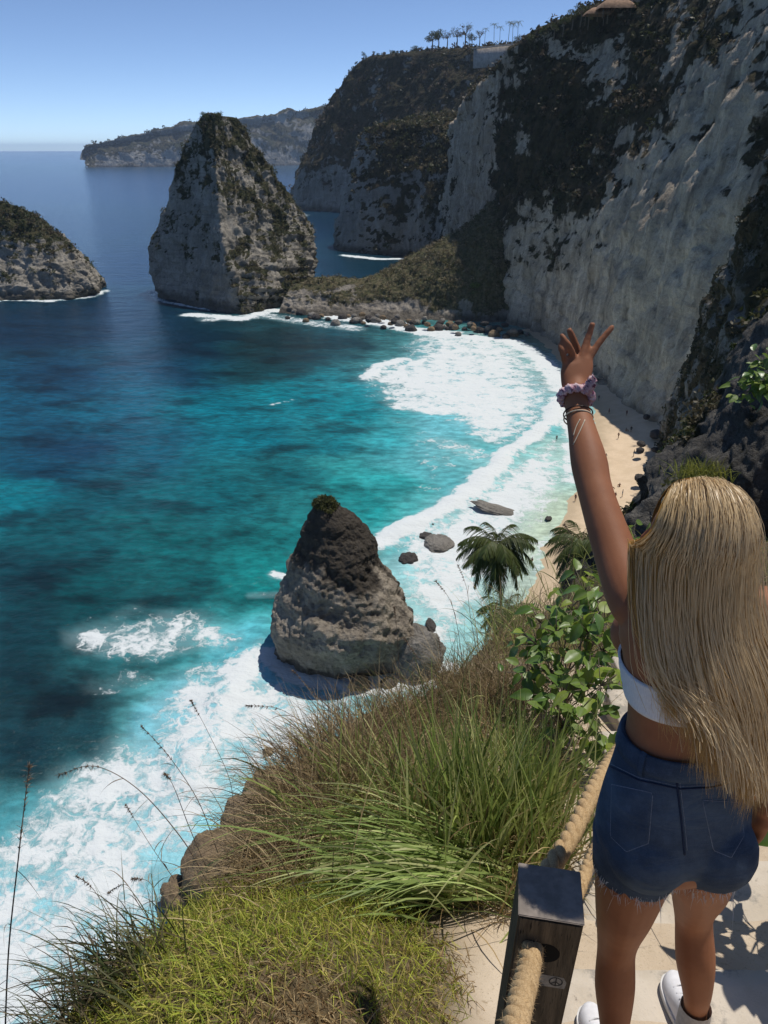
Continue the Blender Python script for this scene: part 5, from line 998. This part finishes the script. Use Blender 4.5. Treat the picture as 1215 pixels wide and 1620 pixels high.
    SK = NT('tanned_skin'); q = SK.noise(9, 5, .6); q2 = SK.noise(420, 3, .6); c = SK.mix(SK.maprange(q, .3, .7), (.25, .100, .048), (.315, .132, .064)); c = SK.mix(SK.math('MULTIPLY', SK.maprange(SK.noise(45, 5, .65), .5, .75), .35), c, (.22, .085, .045)); SK.set(c, .60, .25); SK.b.inputs['Subsurface Weight'].default_value = .08; SK.b.inputs['Subsurface Radius'].default_value = (.01, .004, .002); SK.b.inputs['Subsurface Scale'].default_value = .6; SK.bump(SK.math('ADD', q2, SK.noise(60, 4, .6)), .3, .0009)
    under(ob('body', body, SK.m), me_)
    EYE = plain('eye_white', (.7, .68, .65), .2, .02, 50); IR = plain('iris', (.06, .09, .10), .15, .1, 300)
    for s in (-1, 1):
        c_ = HC+f*.071+sd*s*.029+np.array([0, 0, .012]); eo = under(ob('eye', tubemesh('eye', [ellip(c_, .0125, .0125, .0115)]), EYE), me_); io = ob('iris', tubemesh('iris', [ellip(c_+f*.0095, .0052, .0052, .0052, 14)]), IR); io.parent = eo
    lips = ob('lips', tubemesh('lips', [limb([HC+f*.094+sd*.018+np.array([0, 0, -.061]), HC+f*.103+np.array([0, 0, -.058]), HC+f*.094-sd*.018+np.array([0, 0, -.061])], [.003, .0055, .003], 10, 8)]), plain('lips', (.36, .12, .09), .4, .1, 200)); under(lips, me_)
    # ---- white top
    WH = NT('white_ribbed_cotton'); q = WH.noise(90, 4, .6, mul=(6, 6, .6)); c = WH.mix(WH.maprange(q, .3, .7), (.62, .62, .63), (.74, .74, .74)); WH.set(c, .85, .2); WH.bump(q, .3, .001)
    zs = np.linspace(-1.000, -.922, 12); band = [ring_at(z, 64, .0055+.0008*math.sin(i*1.9)) for i, z in enumerate(zs)]
    band = [ring_at(-1.000, 64, .001)]+band+[ring_at(-.922, 64, .001)]; A = np.array(band)
    fr = np.clip(-((A-W(.61, 1.23, 0))@WB)/.1, 0, 1)[..., None]; A = A-WB*(.030*fr*np.exp(-((A[..., 2:]-CZ+.945)/.05)**2))
    i = np.arange(A.shape[0]*64).reshape(-1, 64); j = np.roll(i, -1, 1); F = np.stack([i[:-1], j[:-1], j[1:], i[1:]], -1).reshape(-1, 4)
    top = under(ob('crop_top', mesh_np('crop_top', A.reshape(-1, 3), F), WH.m), me_)
    bb = BVHTree.FromPolygons([tuple(v.co) for v in body.vertices], [tuple(p.vertices) for p in body.polygons])
    for sx in (-.56, .50):
        pts_ = []
        for zz, kx in [(-.93, sx), (-.90, sx*.98), (-.86, sx*.93), (-.82, sx*.86), (-.79, sx*.80)]:
            o = np.argsort(TR[:, 0]); cx, cy, a = [np.interp(zz, TR[o, 0], TR[o, j_]) for j_ in (1, 2, 3)]; src = W(cx, cy, zz)+U*a*kx+WB*.3; h = bb.ray_cast(Vector(src), Vector(-WB)); pts_.append(np.array(h[0])+WB*.002 if h[0] is not None else src-WB*.2)
        pts_.append(pts_[-1]+np.array([0, .06, .03])); pts_.append(pts_[-1]+np.array([0, .06, -.05])); t = under(ob('strap', tubemesh('strap', [tube(resamp(np.array(pts_), 24, 0), .0042, 8)]), WH.m), me_)
    # ---- denim shorts
    sh = [closed_loft(smoothrings([ring_at(z, 40, o_) for z, o_ in ((-1.385, -.03), (-1.37, .0), (-1.33, .009), (-1.24, .009), (-1.17, .008), (-1.115, .0075), (-1.088, .0085))], 40))]
    for sx, yy in ((-.072, 1.138), (.068, 1.142)): sh.append(ellip(W(.632+sx, yy, -1.338), .088, .083, .094))
    for Lp, hem in ((LL, -1.470), (RL, -1.466)):
        a, b = Lp[0], Lp[2]; fz = (hem+CZ-a[2])/(b[2]-a[2]); e_ = a+(b-a)*fz; sh.append(tube(np.array([a+(b-a)*f_ for f_ in np.linspace(0, fz, 8)]), np.linspace(.103, .091, 8), 28))
    sm = fuse('shorts', sh, .005, .5, 5)
    DN = NT('blue_denim'); q = DN.noise(7, 6, .65); tw = DN.noise(700, 2, .5, mul=(1, 1, 2.5)); fd = DN.noise(22, 5, .7); c = DN.mix(DN.maprange(q, .35, .68), (.036, .055, .088), (.085, .122, .172)); c = DN.mix(DN.math('MULTIPLY', DN.maprange(tw, .5, .7), .35), c, (.12, .17, .26)); c = DN.mix(DN.math('MULTIPLY', DN.maprange(fd, .56, .74), .35), c, (.10, .15, .24)); DN.set(c, .88, .15); wr = DN.noise(14, 4, .55, mul=(.6, .6, 1.8), dist=.8); DN.bump(DN.math('ADD', DN.math('ADD', tw, DN.math('MULTIPLY', fd, 2.0)), DN.math('MULTIPLY', wr, 9.0)), .6, .002)
    shorts = under(ob('shorts', sm, DN.m), me_)
    sv = np.array([v.co[:] for v in sm.vertices]); sb = BVHTree.FromPolygons([tuple(v) for v in sv], [tuple(p.vertices) for p in sm.polygons]); EYEP = Vector((0, 0, CZ))
    def onto(px, py, off=.0015):
        d = Vector(P(px, py, t=1.0))-EYEP; h = sb.ray_cast(EYEP, d.normalized()); 
        return None if h[0] is None else np.array(h[0]+h[1]*off)
    ST = plain('stitching', (.16, .19, .24), .8, .3, 300); DK = plain('denim_seam', (.016, .026, .055), .9, .2, 200)
    def seam(L, rad, mat, name='seam'):
        q = [onto(*p, rad*.4) for p in resamp(np.array(L, float), 8*len(L), 0, 'lin')]; q = np.array([x for x in q if x is not None])
        if len(q) > 3: under2(ob(name, tubemesh(name, [tube(q, rad, 6)]), mat), shorts)
    def under2(o, p): o.parent = p; return o
    for poly in ([(967,1239),(1034,1253),(1027,1335),(991,1349),(965,1324)], [(1110,1264),(1170,1268),(1178,1322),(1157,1358),(1128,1346)]):
        pp = np.array(poly, float); c0 = pp.mean(0); n_ = 20; g = []
        edge = resamp(np.concatenate([pp, pp[:1]]), 60, 0, 'lin')[:-1]
        V = []; ok = True
        for rr_ in np.linspace(1, .02, 10):
            for e_ in edge:
                x = onto(*(c0+(e_-c0)*rr_), .0022 if rr_ < .995 else .0002)
                if x is None: x = V[-1] if V else np.array(W(.64, 1.1, -1.3))
                V.append(x)
        k = np.arange(10*59).reshape(10, 59); kk = np.roll(k, -1, 1); F = np.stack([k[:-1], kk[:-1], kk[1:], k[1:]], -1).reshape(-1, 4)
        under2(ob('back_pocket', mesh_np('back_pocket', np.array(V), F), DN.m), shorts)
        for ins in (.97, .89): seam([tuple(c0+(q-c0)*ins) for q in np.concatenate([pp, pp[:1]])], .0009, ST, 'stitch_line')
    seam([(1068,1216),(1072,1250),(1078,1300),(1083,1352)], .0022, DK); seam([(1073,1216),(1077,1250),(1083,1300),(1087,1345)], .0008, ST, 'stitch_line')
    seam([(965,1212),(1010,1234),(1074,1248),(1120,1246),(1170,1236)], .0018, DK); seam([(965,1208),(1010,1230),(1074,1244),(1120,1242),(1170,1232)], .0008, ST, 'stitch_line')
    wb = [ring_at(-1.122, 64, .0095), ring_at(-1.120, 64, .0125), ring_at(-1.104, 64, .0125), ring_at(-1.086, 64, .0120), ring_at(-1.082, 64, .009), ring_at(-1.086, 64, .002)]; A = np.array(wb); i = np.arange(6*64).reshape(6, 64); j = np.roll(i, -1, 1)
    under2(ob('waistband', mesh_np('waistband', A.reshape(-1, 3), np.stack([i[:-1], j[:-1], j[1:], i[1:]], -1).reshape(-1, 4)), DN.m), shorts)
    for ang in (90, 150, 40):
        t = math.radians(ang); q = [ring_at(z, 360, o_)[ang] for z, o_ in ((-1.130, .010), (-1.122, .0155), (-1.104, .0165), (-1.086, .0155), (-1.080, .009))]; q = np.array(q)[None]; v, f_, c = ribbons(q, np.full((1, 5), .011), (U*math.sin(t)-WB*math.cos(t))[None, None]*np.ones((1, 5, 1)), np.zeros((1, 3))); under2(ob('belt_loop', mesh_np('belt_loop', v, f_, None), DN.m), shorts)
    r = np.random.default_rng(9); ax1 = np.array([(LL[0]+(LL[2]-LL[0])*.45)[:2], (RL[0]+(RL[2]-RL[0])*.45)[:2]]); dax = np.min(np.linalg.norm(sv[:, None, :2]-ax1[None], axis=2), 1); lowv = sv[(sv[:, 2]-CZ < -1.446) & (dax > .078)]; lowv = lowv[r.choice(len(lowv), min(800, len(lowv)), replace=False)]
    d = unit(np.array([0, 0, -1.0])+.5*r.normal(size=(len(lowv), 3))); v, f_, c = blades(lowv, d, r.uniform(.006, .024, len(lowv)), np.full(len(lowv), .0014), r.uniform(-.2, .5, len(lowv)), 4, np.array([(.72, .75, .80)])*r.uniform(.6, 1.2, (len(lowv), 1)), r=r)
    low2 = lowv[r.choice(len(lowv), 16)]; v2, f2, c2 = blades(low2, unit(np.array([0, 0, -1.0])+.6*r.normal(size=(16, 3))), r.uniform(.025, .06, 16), np.full(16, .0022), r.uniform(.2, .9, 16), 8, np.tile([(.62, .62, .62)], (16, 1)), r=r); v, f_, c = join([(v, f_, c), (v2, f2, c2)])
    fr_ = ob('frayed_hem', mesh_np('frayed_hem', v, f_, {'col': c}, False), FZ, kind='stuff'); fr_.parent = shorts
    # ---- shoes
    SHW = plain('white_canvas', (.70, .69, .70), .7, .06, 60, .1); SOL = plain('rubber_sole', (.62, .60, .58), .6, .08, 40); LAC = plain('lace', (.75, .74, .74), .8, .05, 80); SOK = plain('sock', (.42, .40, .38), .95, .12, 90, .3)
    for heel, toe, ank in ((W(.612, 1.118, -2.27), W(.592, 1.368, -2.27), LL[-2]), (W(.868, 1.212, -2.27), W(.866, 1.462, -2.27), RL[-2])):
        ax = unit(toe-heel); sdv = np.array([ax[1], -ax[0], 0]); L_ = np.linalg.norm(toe-heel); s = np.array([0, .04, .15, .32, .5, .68, .85, .96, 1.0]); hw = np.array([.012, .027, .033, .032, .036, .042, .040, .026, .010]); ht = np.array([.05, .068, .075, .082, .074, .058, .046, .038, .028])
        rg = []; sl_ = []
        for q, w_, h_ in zip(s, hw, ht):
            t = np.linspace(0, 2*math.pi, 25)[:-1]; c_, n_ = np.cos(t), np.sin(t); x = np.sign(c_)*np.abs(c_)**.8*w_; z = np.where(n_ > 0, h_*n_**.75, -.012*np.abs(n_)**.4); rg.append(heel+ax*q*L_+x[:, None]*sdv+np.stack([0*z, 0*z, z+.016], 1))
            x2 = np.sign(c_)*np.abs(c_)**.45*(w_+.004); z2 = np.where(n_ > 0, .026, .001); sl_.append(heel+ax*(q*1.02-.01)*L_+x2[:, None]*sdv+np.stack([0*z2, 0*z2, z2], 1))
        so_ = under(ob('shoe', tubemesh('shoe', [closed_loft(resamp(np.array(rg), 30, 0))]), SHW), me_)
        o = ob('sole', tubemesh('sole', [closed_loft(resamp(np.array(sl_), 30, 0))]), SOL); o.parent = so_
        for k in range(4):
            q = .48+.085*k; hh = np.interp(q, s, ht)+.019; ww = .020; c_ = heel+ax*q*L_; sg_ = 1 if k % 2 else -1
            o = ob('lace', tubemesh('lace', [tube(resamp(np.array([c_+sdv*ww*1.1+np.array([0, 0, hh-.010]), c_+np.array([0, 0, hh])+ax*.004*sg_, c_-sdv*ww*1.1+np.array([0, 0, hh-.010])]), 9, 0), .0026, 6)]), LAC); o.parent = so_
        o = under(ob('sock', tubemesh('sock', [tube(np.array([ank+np.array([0, -.006, -.075]), ank+np.array([0, -.003, -.03]), ank+np.array([0, 0, .008])]), [.043, .042, .041], 18, False)]), SOK), me_)
    # ---- scrunchie and bracelets on the raised wrist
    ax = unit(Wr-E); e1 = unit(np.cross(ax, np.array([0, 1.0, 0]))); e2 = np.cross(ax, e1)
    def torus(c, R, rr, n=90, m=14, ruffle=0.0, tilt=0.0, sq=1.0):
        a = np.arange(n)*2*math.pi/n; b = np.arange(m)*2*math.pi/m; A, B = np.meshgrid(a, b, indexing='ij'); rf = 1+ruffle*(np.sin(A*13+1.5*np.sin(B*2))*.6+.4*np.sin(A*29+B*3)+.25*np.sin(A*7)); rad = R+rr*rf*np.cos(B)
        V = c+(rad*np.cos(A))[..., None]*e1+(rad*np.sin(A))[..., None]*e2+((rr*rf*np.sin(B))*sq+tilt*np.cos(A))[..., None]*ax
        i = np.arange(n*m).reshape(n, m); j = np.roll(i, -1, 0); F = np.stack([i, j, np.roll(j, -1, 1), np.roll(i, -1, 1)], -1).reshape(-1, 4); return V.reshape(-1, 3), F
    PK = NT('printed_pink_cloth'); q = PK.noise(120, 4, .6); c = PK.mix(PK.maprange(q, .46, .54), (.50, .30, .33), (.62, .47, .47)); q2 = PK.noise(70, 3, .6); c = PK.mix(PK.maprange(q2, .56, .60), c, (.16, .06, .10)); PK.set(c, .85, .2)
    sc = p_(911, 628, 1.665); v, f_ = torus(sc, .0335, .0085, 140, 16, .28, .006, 1.2); scr = under(ob('scrunchie', mesh_np('scrunchie', v, f_), PK.m), me_)
    for k, (px, py) in enumerate([(932, 612), (936, 606)]):
        b_ = p_(px, py, 1.640); v, f_, _ = ellip(b_, .010, .009, .017, 26); v = v+unit(v-b_)*(.0035*np.sin(v[:, :1]*900+v[:, 2:]*700+k)); o = ob('bow', mesh_np('bow', v, [f_]+_), PK.m); o.parent = scr
    for k, (px, py, y_, rr, mt, lb) in enumerate([(914.5, 655, 1.635, .0016, plain('dark_bead', (.035, .02, .015), .5, .3, 300), 'thin dark beaded bracelet'), (915, 662, 1.627, .0015, plain('cream_cord', (.55, .46, .33), .85, .1, 200), 'thin cream cord bracelet with loose ends')]):
        v, f_ = torus(p_(px, py, y_), .0315, rr, 90, 8, .25 if k == 0 else .05, .004); br = under(ob('bracelet', mesh_np('bracelet', v, f_), mt, label=lb), me_)
        if k: 
            for L in ([(918,664),(912,676),(908,690)], [(925,665),(918,682),(908,704)]):
                q = []
                for a_, b_ in L:
                    d = Vector(P(a_, b_, t=1.0))-EYEP; h = bb.ray_cast(EYEP, d.normalized()); q.append(np.array(h[0]+h[1]*.002) if h[0] is not None else P(a_, b_, Y=1.58))
                o = ob('loose_end', tubemesh('loose_end', [tube(resamp(np.array(q), 10, 0), .0012, 6)]), mt); o.parent = br
    # ---- hair
    r = np.random.default_rng(77); NS = 9000; K_ = 18; NL = 240
    Hh = np.array([.578, 1.262, -.668])
    def course(u, lay):
        """the fall of one strand: u across the head from the face to the back, lay from outside in"""
        rx, ry, rz = .104-.008*lay, .100-.010*lay, .126-.010*lay; n_ = len(u)
        el = lambda x, a: (np.clip(1-(x/(rx*1.04))**2, .03, 1)**.5*math.cos(a)*ry, np.clip(1-(x/(rx*1.04))**2, .03, 1)**.5*math.sin(a)*rz)
        out = []
        for (xa, xb, ang) in ((-.055, .065, 1.66), (-.078, .085, 1.22), (-.093, .097, .72), (-.108, .102, .25), (-.112, .105, -.12)):
            x = xa+(xb-xa)*u; y, z = el(x, ang); out.append(np.stack([Hh[0]+x, Hh[1]-y, Hh[2]+z], 1))
        ze = np.interp(u, [0, .12, .24, .36, .5, .8, 1.0], [-.90, -.925, -.965, -1.02, -1.075, -1.10, -1.09])
        for (za, xa, xb, yb) in ((-.79, .474, .700, 1.150), (-.90, .492, .750, 1.108), (-1.02, .524, .775, 1.098)):
            x = xa+(xb-xa)*u; edge = (2*u-1)**2; out.append(np.stack([x, yb+.018*lay+.035*edge+0*x, za+0*x], 1))
        ze = np.where(ze > -1.10, ze, ze); out[-1][:, 2] = np.maximum(out[-1][:, 2], (ze-.90)/2); out[-2][:, 2] = np.maximum(out[-2][:, 2], (ze-.79)/2-.02); x = .540+.255*u; out.append(np.stack([x, 1.068+.02*lay+.04*(2*u-1)**2, ze], 1))
        return np.stack(out, 1)
    lock = r.random(NL); u = r.random(NS); li = np.argmin(np.abs(u[:, None]-lock[None]+.02*r.normal(size=(NS, NL))), 1); lay = r.random(NS)**.8
    C = resamp(course(u, lay), K_, 1); Cl = resamp(course(lock[li], lay), K_, 1); s = np.linspace(0, 1, K_)[None, :, None]
    cl = .15*s+.50*s**3; path = C*(1-cl)+Cl*cl
    lu = lock; ph = 5.0*fbm(np.stack([lu*5, 0*lu, 0*lu], 1), 3)+.7*r.normal(size=NL); am = .75+.5*r.random(NL); fq = 1.6+.5*fbm(np.stack([lu*4, 0*lu+3, 0*lu], 1), 2); sw = s[..., 0]**1.7
    path[..., 0] += .025*am[li][:, None]*np.sin(ph[li][:, None]+fq[li][:, None]*6.28*s[..., 0])*sw+.006*np.sin(ph[li][:, None]*3+14*s[..., 0])*s[..., 0]; path[..., 1] += .014*am[li][:, None]*np.cos(ph[li][:, None]*1.7+fq[li][:, None]*5*s[..., 0])*sw-.006*sw*r.random(NS)[:, None]
    uph = 6.28*r.random((NS, 1)); path[..., 0] += .0035*np.sin(uph+s[..., 0]*(6+8*r.random((NS, 1))))*s[..., 0]**.7; path += (r.normal(size=(NS, 1, 3))*.0032*(.3+s))+.006*(s**2)*r.normal(size=(NS, 1, 3))
    path[..., 2] += (.022*r.normal(size=NS)+.085*(r.random(NL)[li]-.55))[:, None]*s[..., 0]**4
    path[..., 2] += CZ
    T = unit(np.gradient(path, axis=1)); N0 = np.array([.05, -1, .25])+.28*r.normal(size=(NS, 1, 3)); side = unit(np.cross(T, N0)); wd = np.full((NS, 1), .0008)*r.uniform(.6, 1.2, (NS, 1))*(1-.75*s[..., 0]**4)
    pal_ = np.array([(.13, .062, .02), (.31, .165, .048), (.47, .268, .078), (.64, .385, .12), (.88, .58, .21)])
    def tone(u_, s_):
        """streaks of lighter and darker blonde running with the fall of the hair"""
        o3 = lambda k, m: np.stack([u_*k, s_*m, 0*u_+k], -1).reshape(-1, 3)
        t_ = 2.15+1.5*fbm(o3(16, .5), 2).reshape(u_.shape)+1.9*fbm(o3(60, .7), 3).reshape(u_.shape)+.5*s_**2-.55*np.clip(1-s_*5, 0, 1)
        t_ = np.clip(t_, 0, 3.999); i_ = t_.astype(int); g_ = (t_-i_)[..., None]; return pal_[i_]*(1-g_)+pal_[i_+1]*g_
    S_ = s[..., 0]*np.ones((NS, 1)); cols = tone(u[:, None]*np.ones((1, K_)), S_)*r.uniform(.75, 1.3, (NS, 1, 1))
    v1 = ribbons(path, wd, side, cols)
    NF = 700; uf = r.random(NF); Cf = resamp(course(uf, 0*uf-.25), K_, 1); cutk = r.integers(0, 3, NF); wob = np.cumsum(r.normal(size=(NF, K_, 3))*.0022, 1); Cf = Cf+wob+(s**2)*r.normal(size=(NF, 1, 3))*np.array([.022, .014, .02])+np.array([0, -.010, 0.004]); Cf[..., 2] += CZ
    Tf = unit(np.gradient(Cf, axis=1)); sf = unit(np.cross(Tf, np.array([.05, -1, .25])+.3*r.normal(size=(NF, 1, 3)))); v2 = ribbons(Cf, np.full((NF, K_), .0009), sf, np.tile([(.66, .49, .27)], (NF, 1)))
    # strands on the far side of the head
    NB = 1000; ub = r.random(NB); Cb = course(ub, r.random(NB)); Cb = Cb[:, :6]; Cb[..., 1] = 2*Hh[1]-Cb[..., 1]+.0; msk = (Cb[:, 3, 0] > Hh[0]-.045); Cb = Cb[msk]; NB = len(Cb); Cb = resamp(Cb, 14, 1); Cb[..., 2] += CZ; Tb = unit(np.gradient(Cb, axis=1)); sb_ = unit(np.cross(Tb, np.array([0, 1, .2])+.4*r.normal(size=(NB, 1, 3)))); v3 = ribbons(Cb, np.full((NB, 14), .0016), sb_, pal_[r.integers(1, 4, NB)])
    v, f_, c = join([v1, v2, v3])
    HM = foliage_mat('blonde_hair', .18, .38, (1, 1, 1), .5)
    hair = under(ob('hair', mesh_np('hair', v, f_, {'col': c}, True), HM), me_)
    # under-layer that closes the hair mass
    uu = np.linspace(.012, .988, 300); Cc = resamp(course(uu, np.full(300, .25)), 30, 1); ss_ = np.linspace(0, 1, 30)[None]*np.ones((300, 1)); phu = 5.0*fbm(np.stack([uu*5, 0*uu, 0*uu], 1), 3)[:, None]; fqu = 1.6+.5*fbm(np.stack([uu*4, 0*uu+3, 0*uu], 1), 2)[:, None]
    Cc[..., 0] += .025*np.sin(phu+fqu*6.28*ss_)*ss_**1.7; Cc[..., 1] += .014*np.cos(phu*1.7+fqu*5*ss_)*ss_**1.7+.004*fbm(np.stack([uu[:, None]*50*np.ones_like(ss_), ss_*2, 0*ss_], -1).reshape(-1, 3), 3).reshape(ss_.shape)
    Cc[..., 2] += CZ; cc_ = tone(uu[:, None]*np.ones((1, 30)), ss_)*.85; Cc = Cc[:, :25]; cap1 = (Cc.reshape(-1, 3), gridfaces(300, 25), cc_[:, :25].reshape(-1, 3))
    sk_ = []
    for t in np.linspace(.03, math.pi*.62, 16): ph = np.arange(32)*2*math.pi/32; sk_.append(np.stack([Hh[0]+.006+.088*np.cos(ph)*math.sin(t), Hh[1]+.092*np.sin(ph)*math.sin(t), Hh[2]+.120*math.cos(t)+0*ph], 1))
    A = np.array(sk_); fm = (A-np.array(Hh))@np.array([f[0], f[1], 0]); A = A-np.clip(fm-.045, 0, 1)[..., None]*np.array([f[0], f[1], 0])*.9*(A[..., 2:] < Hh[2]+.07); A[..., 2] += CZ; i = np.arange(16*32).reshape(16, 32); j = np.roll(i, -1, 1); cap2 = (A.reshape(-1, 3), np.stack([i[:-1], i[1:], j[1:], j[:-1]], -1).reshape(-1, 4), np.tile([(.28, .155, .05)], (16*32, 1)))
    v, f_, c = join([cap1, cap2]); o = ob('hair_underlayer', mesh_np('hair_underlayer', v, f_, {'col': c}), HM); o.parent = hair
build_girl()
# ------------------------------------------------------------------ haze
def build_haze():
    R = 25000; zb, zt = -3.0, 175.0
    v = np.array([[x, y, z] for x in (-R, R) for y in (-R, R) for z in (zb, zt)], float)
    me = mesh_np('haze', v, np.array([[0, 1, 3, 2], [4, 6, 7, 5], [0, 4, 5, 1], [2, 3, 7, 6], [0, 2, 6, 4], [1, 5, 7, 3]]), None, False)
    m = bpy.data.materials.new('haze_air'); m.use_nodes = True; t = m.node_tree; t.nodes.remove(t.nodes['Principled BSDF'])
    pv = t.nodes.new('ShaderNodeVolumePrincipled'); pv.inputs['Color'].default_value = (0.66, 0.81, 1.0, 1); pv.inputs['Density'].default_value = 0.00005; pv.inputs['Anisotropy'].default_value = 0.2
    t.links.new(pv.outputs[0], t.nodes['Material Output'].inputs['Volume'])
    ob('haze', me, m, kind='stuff')
build_haze()
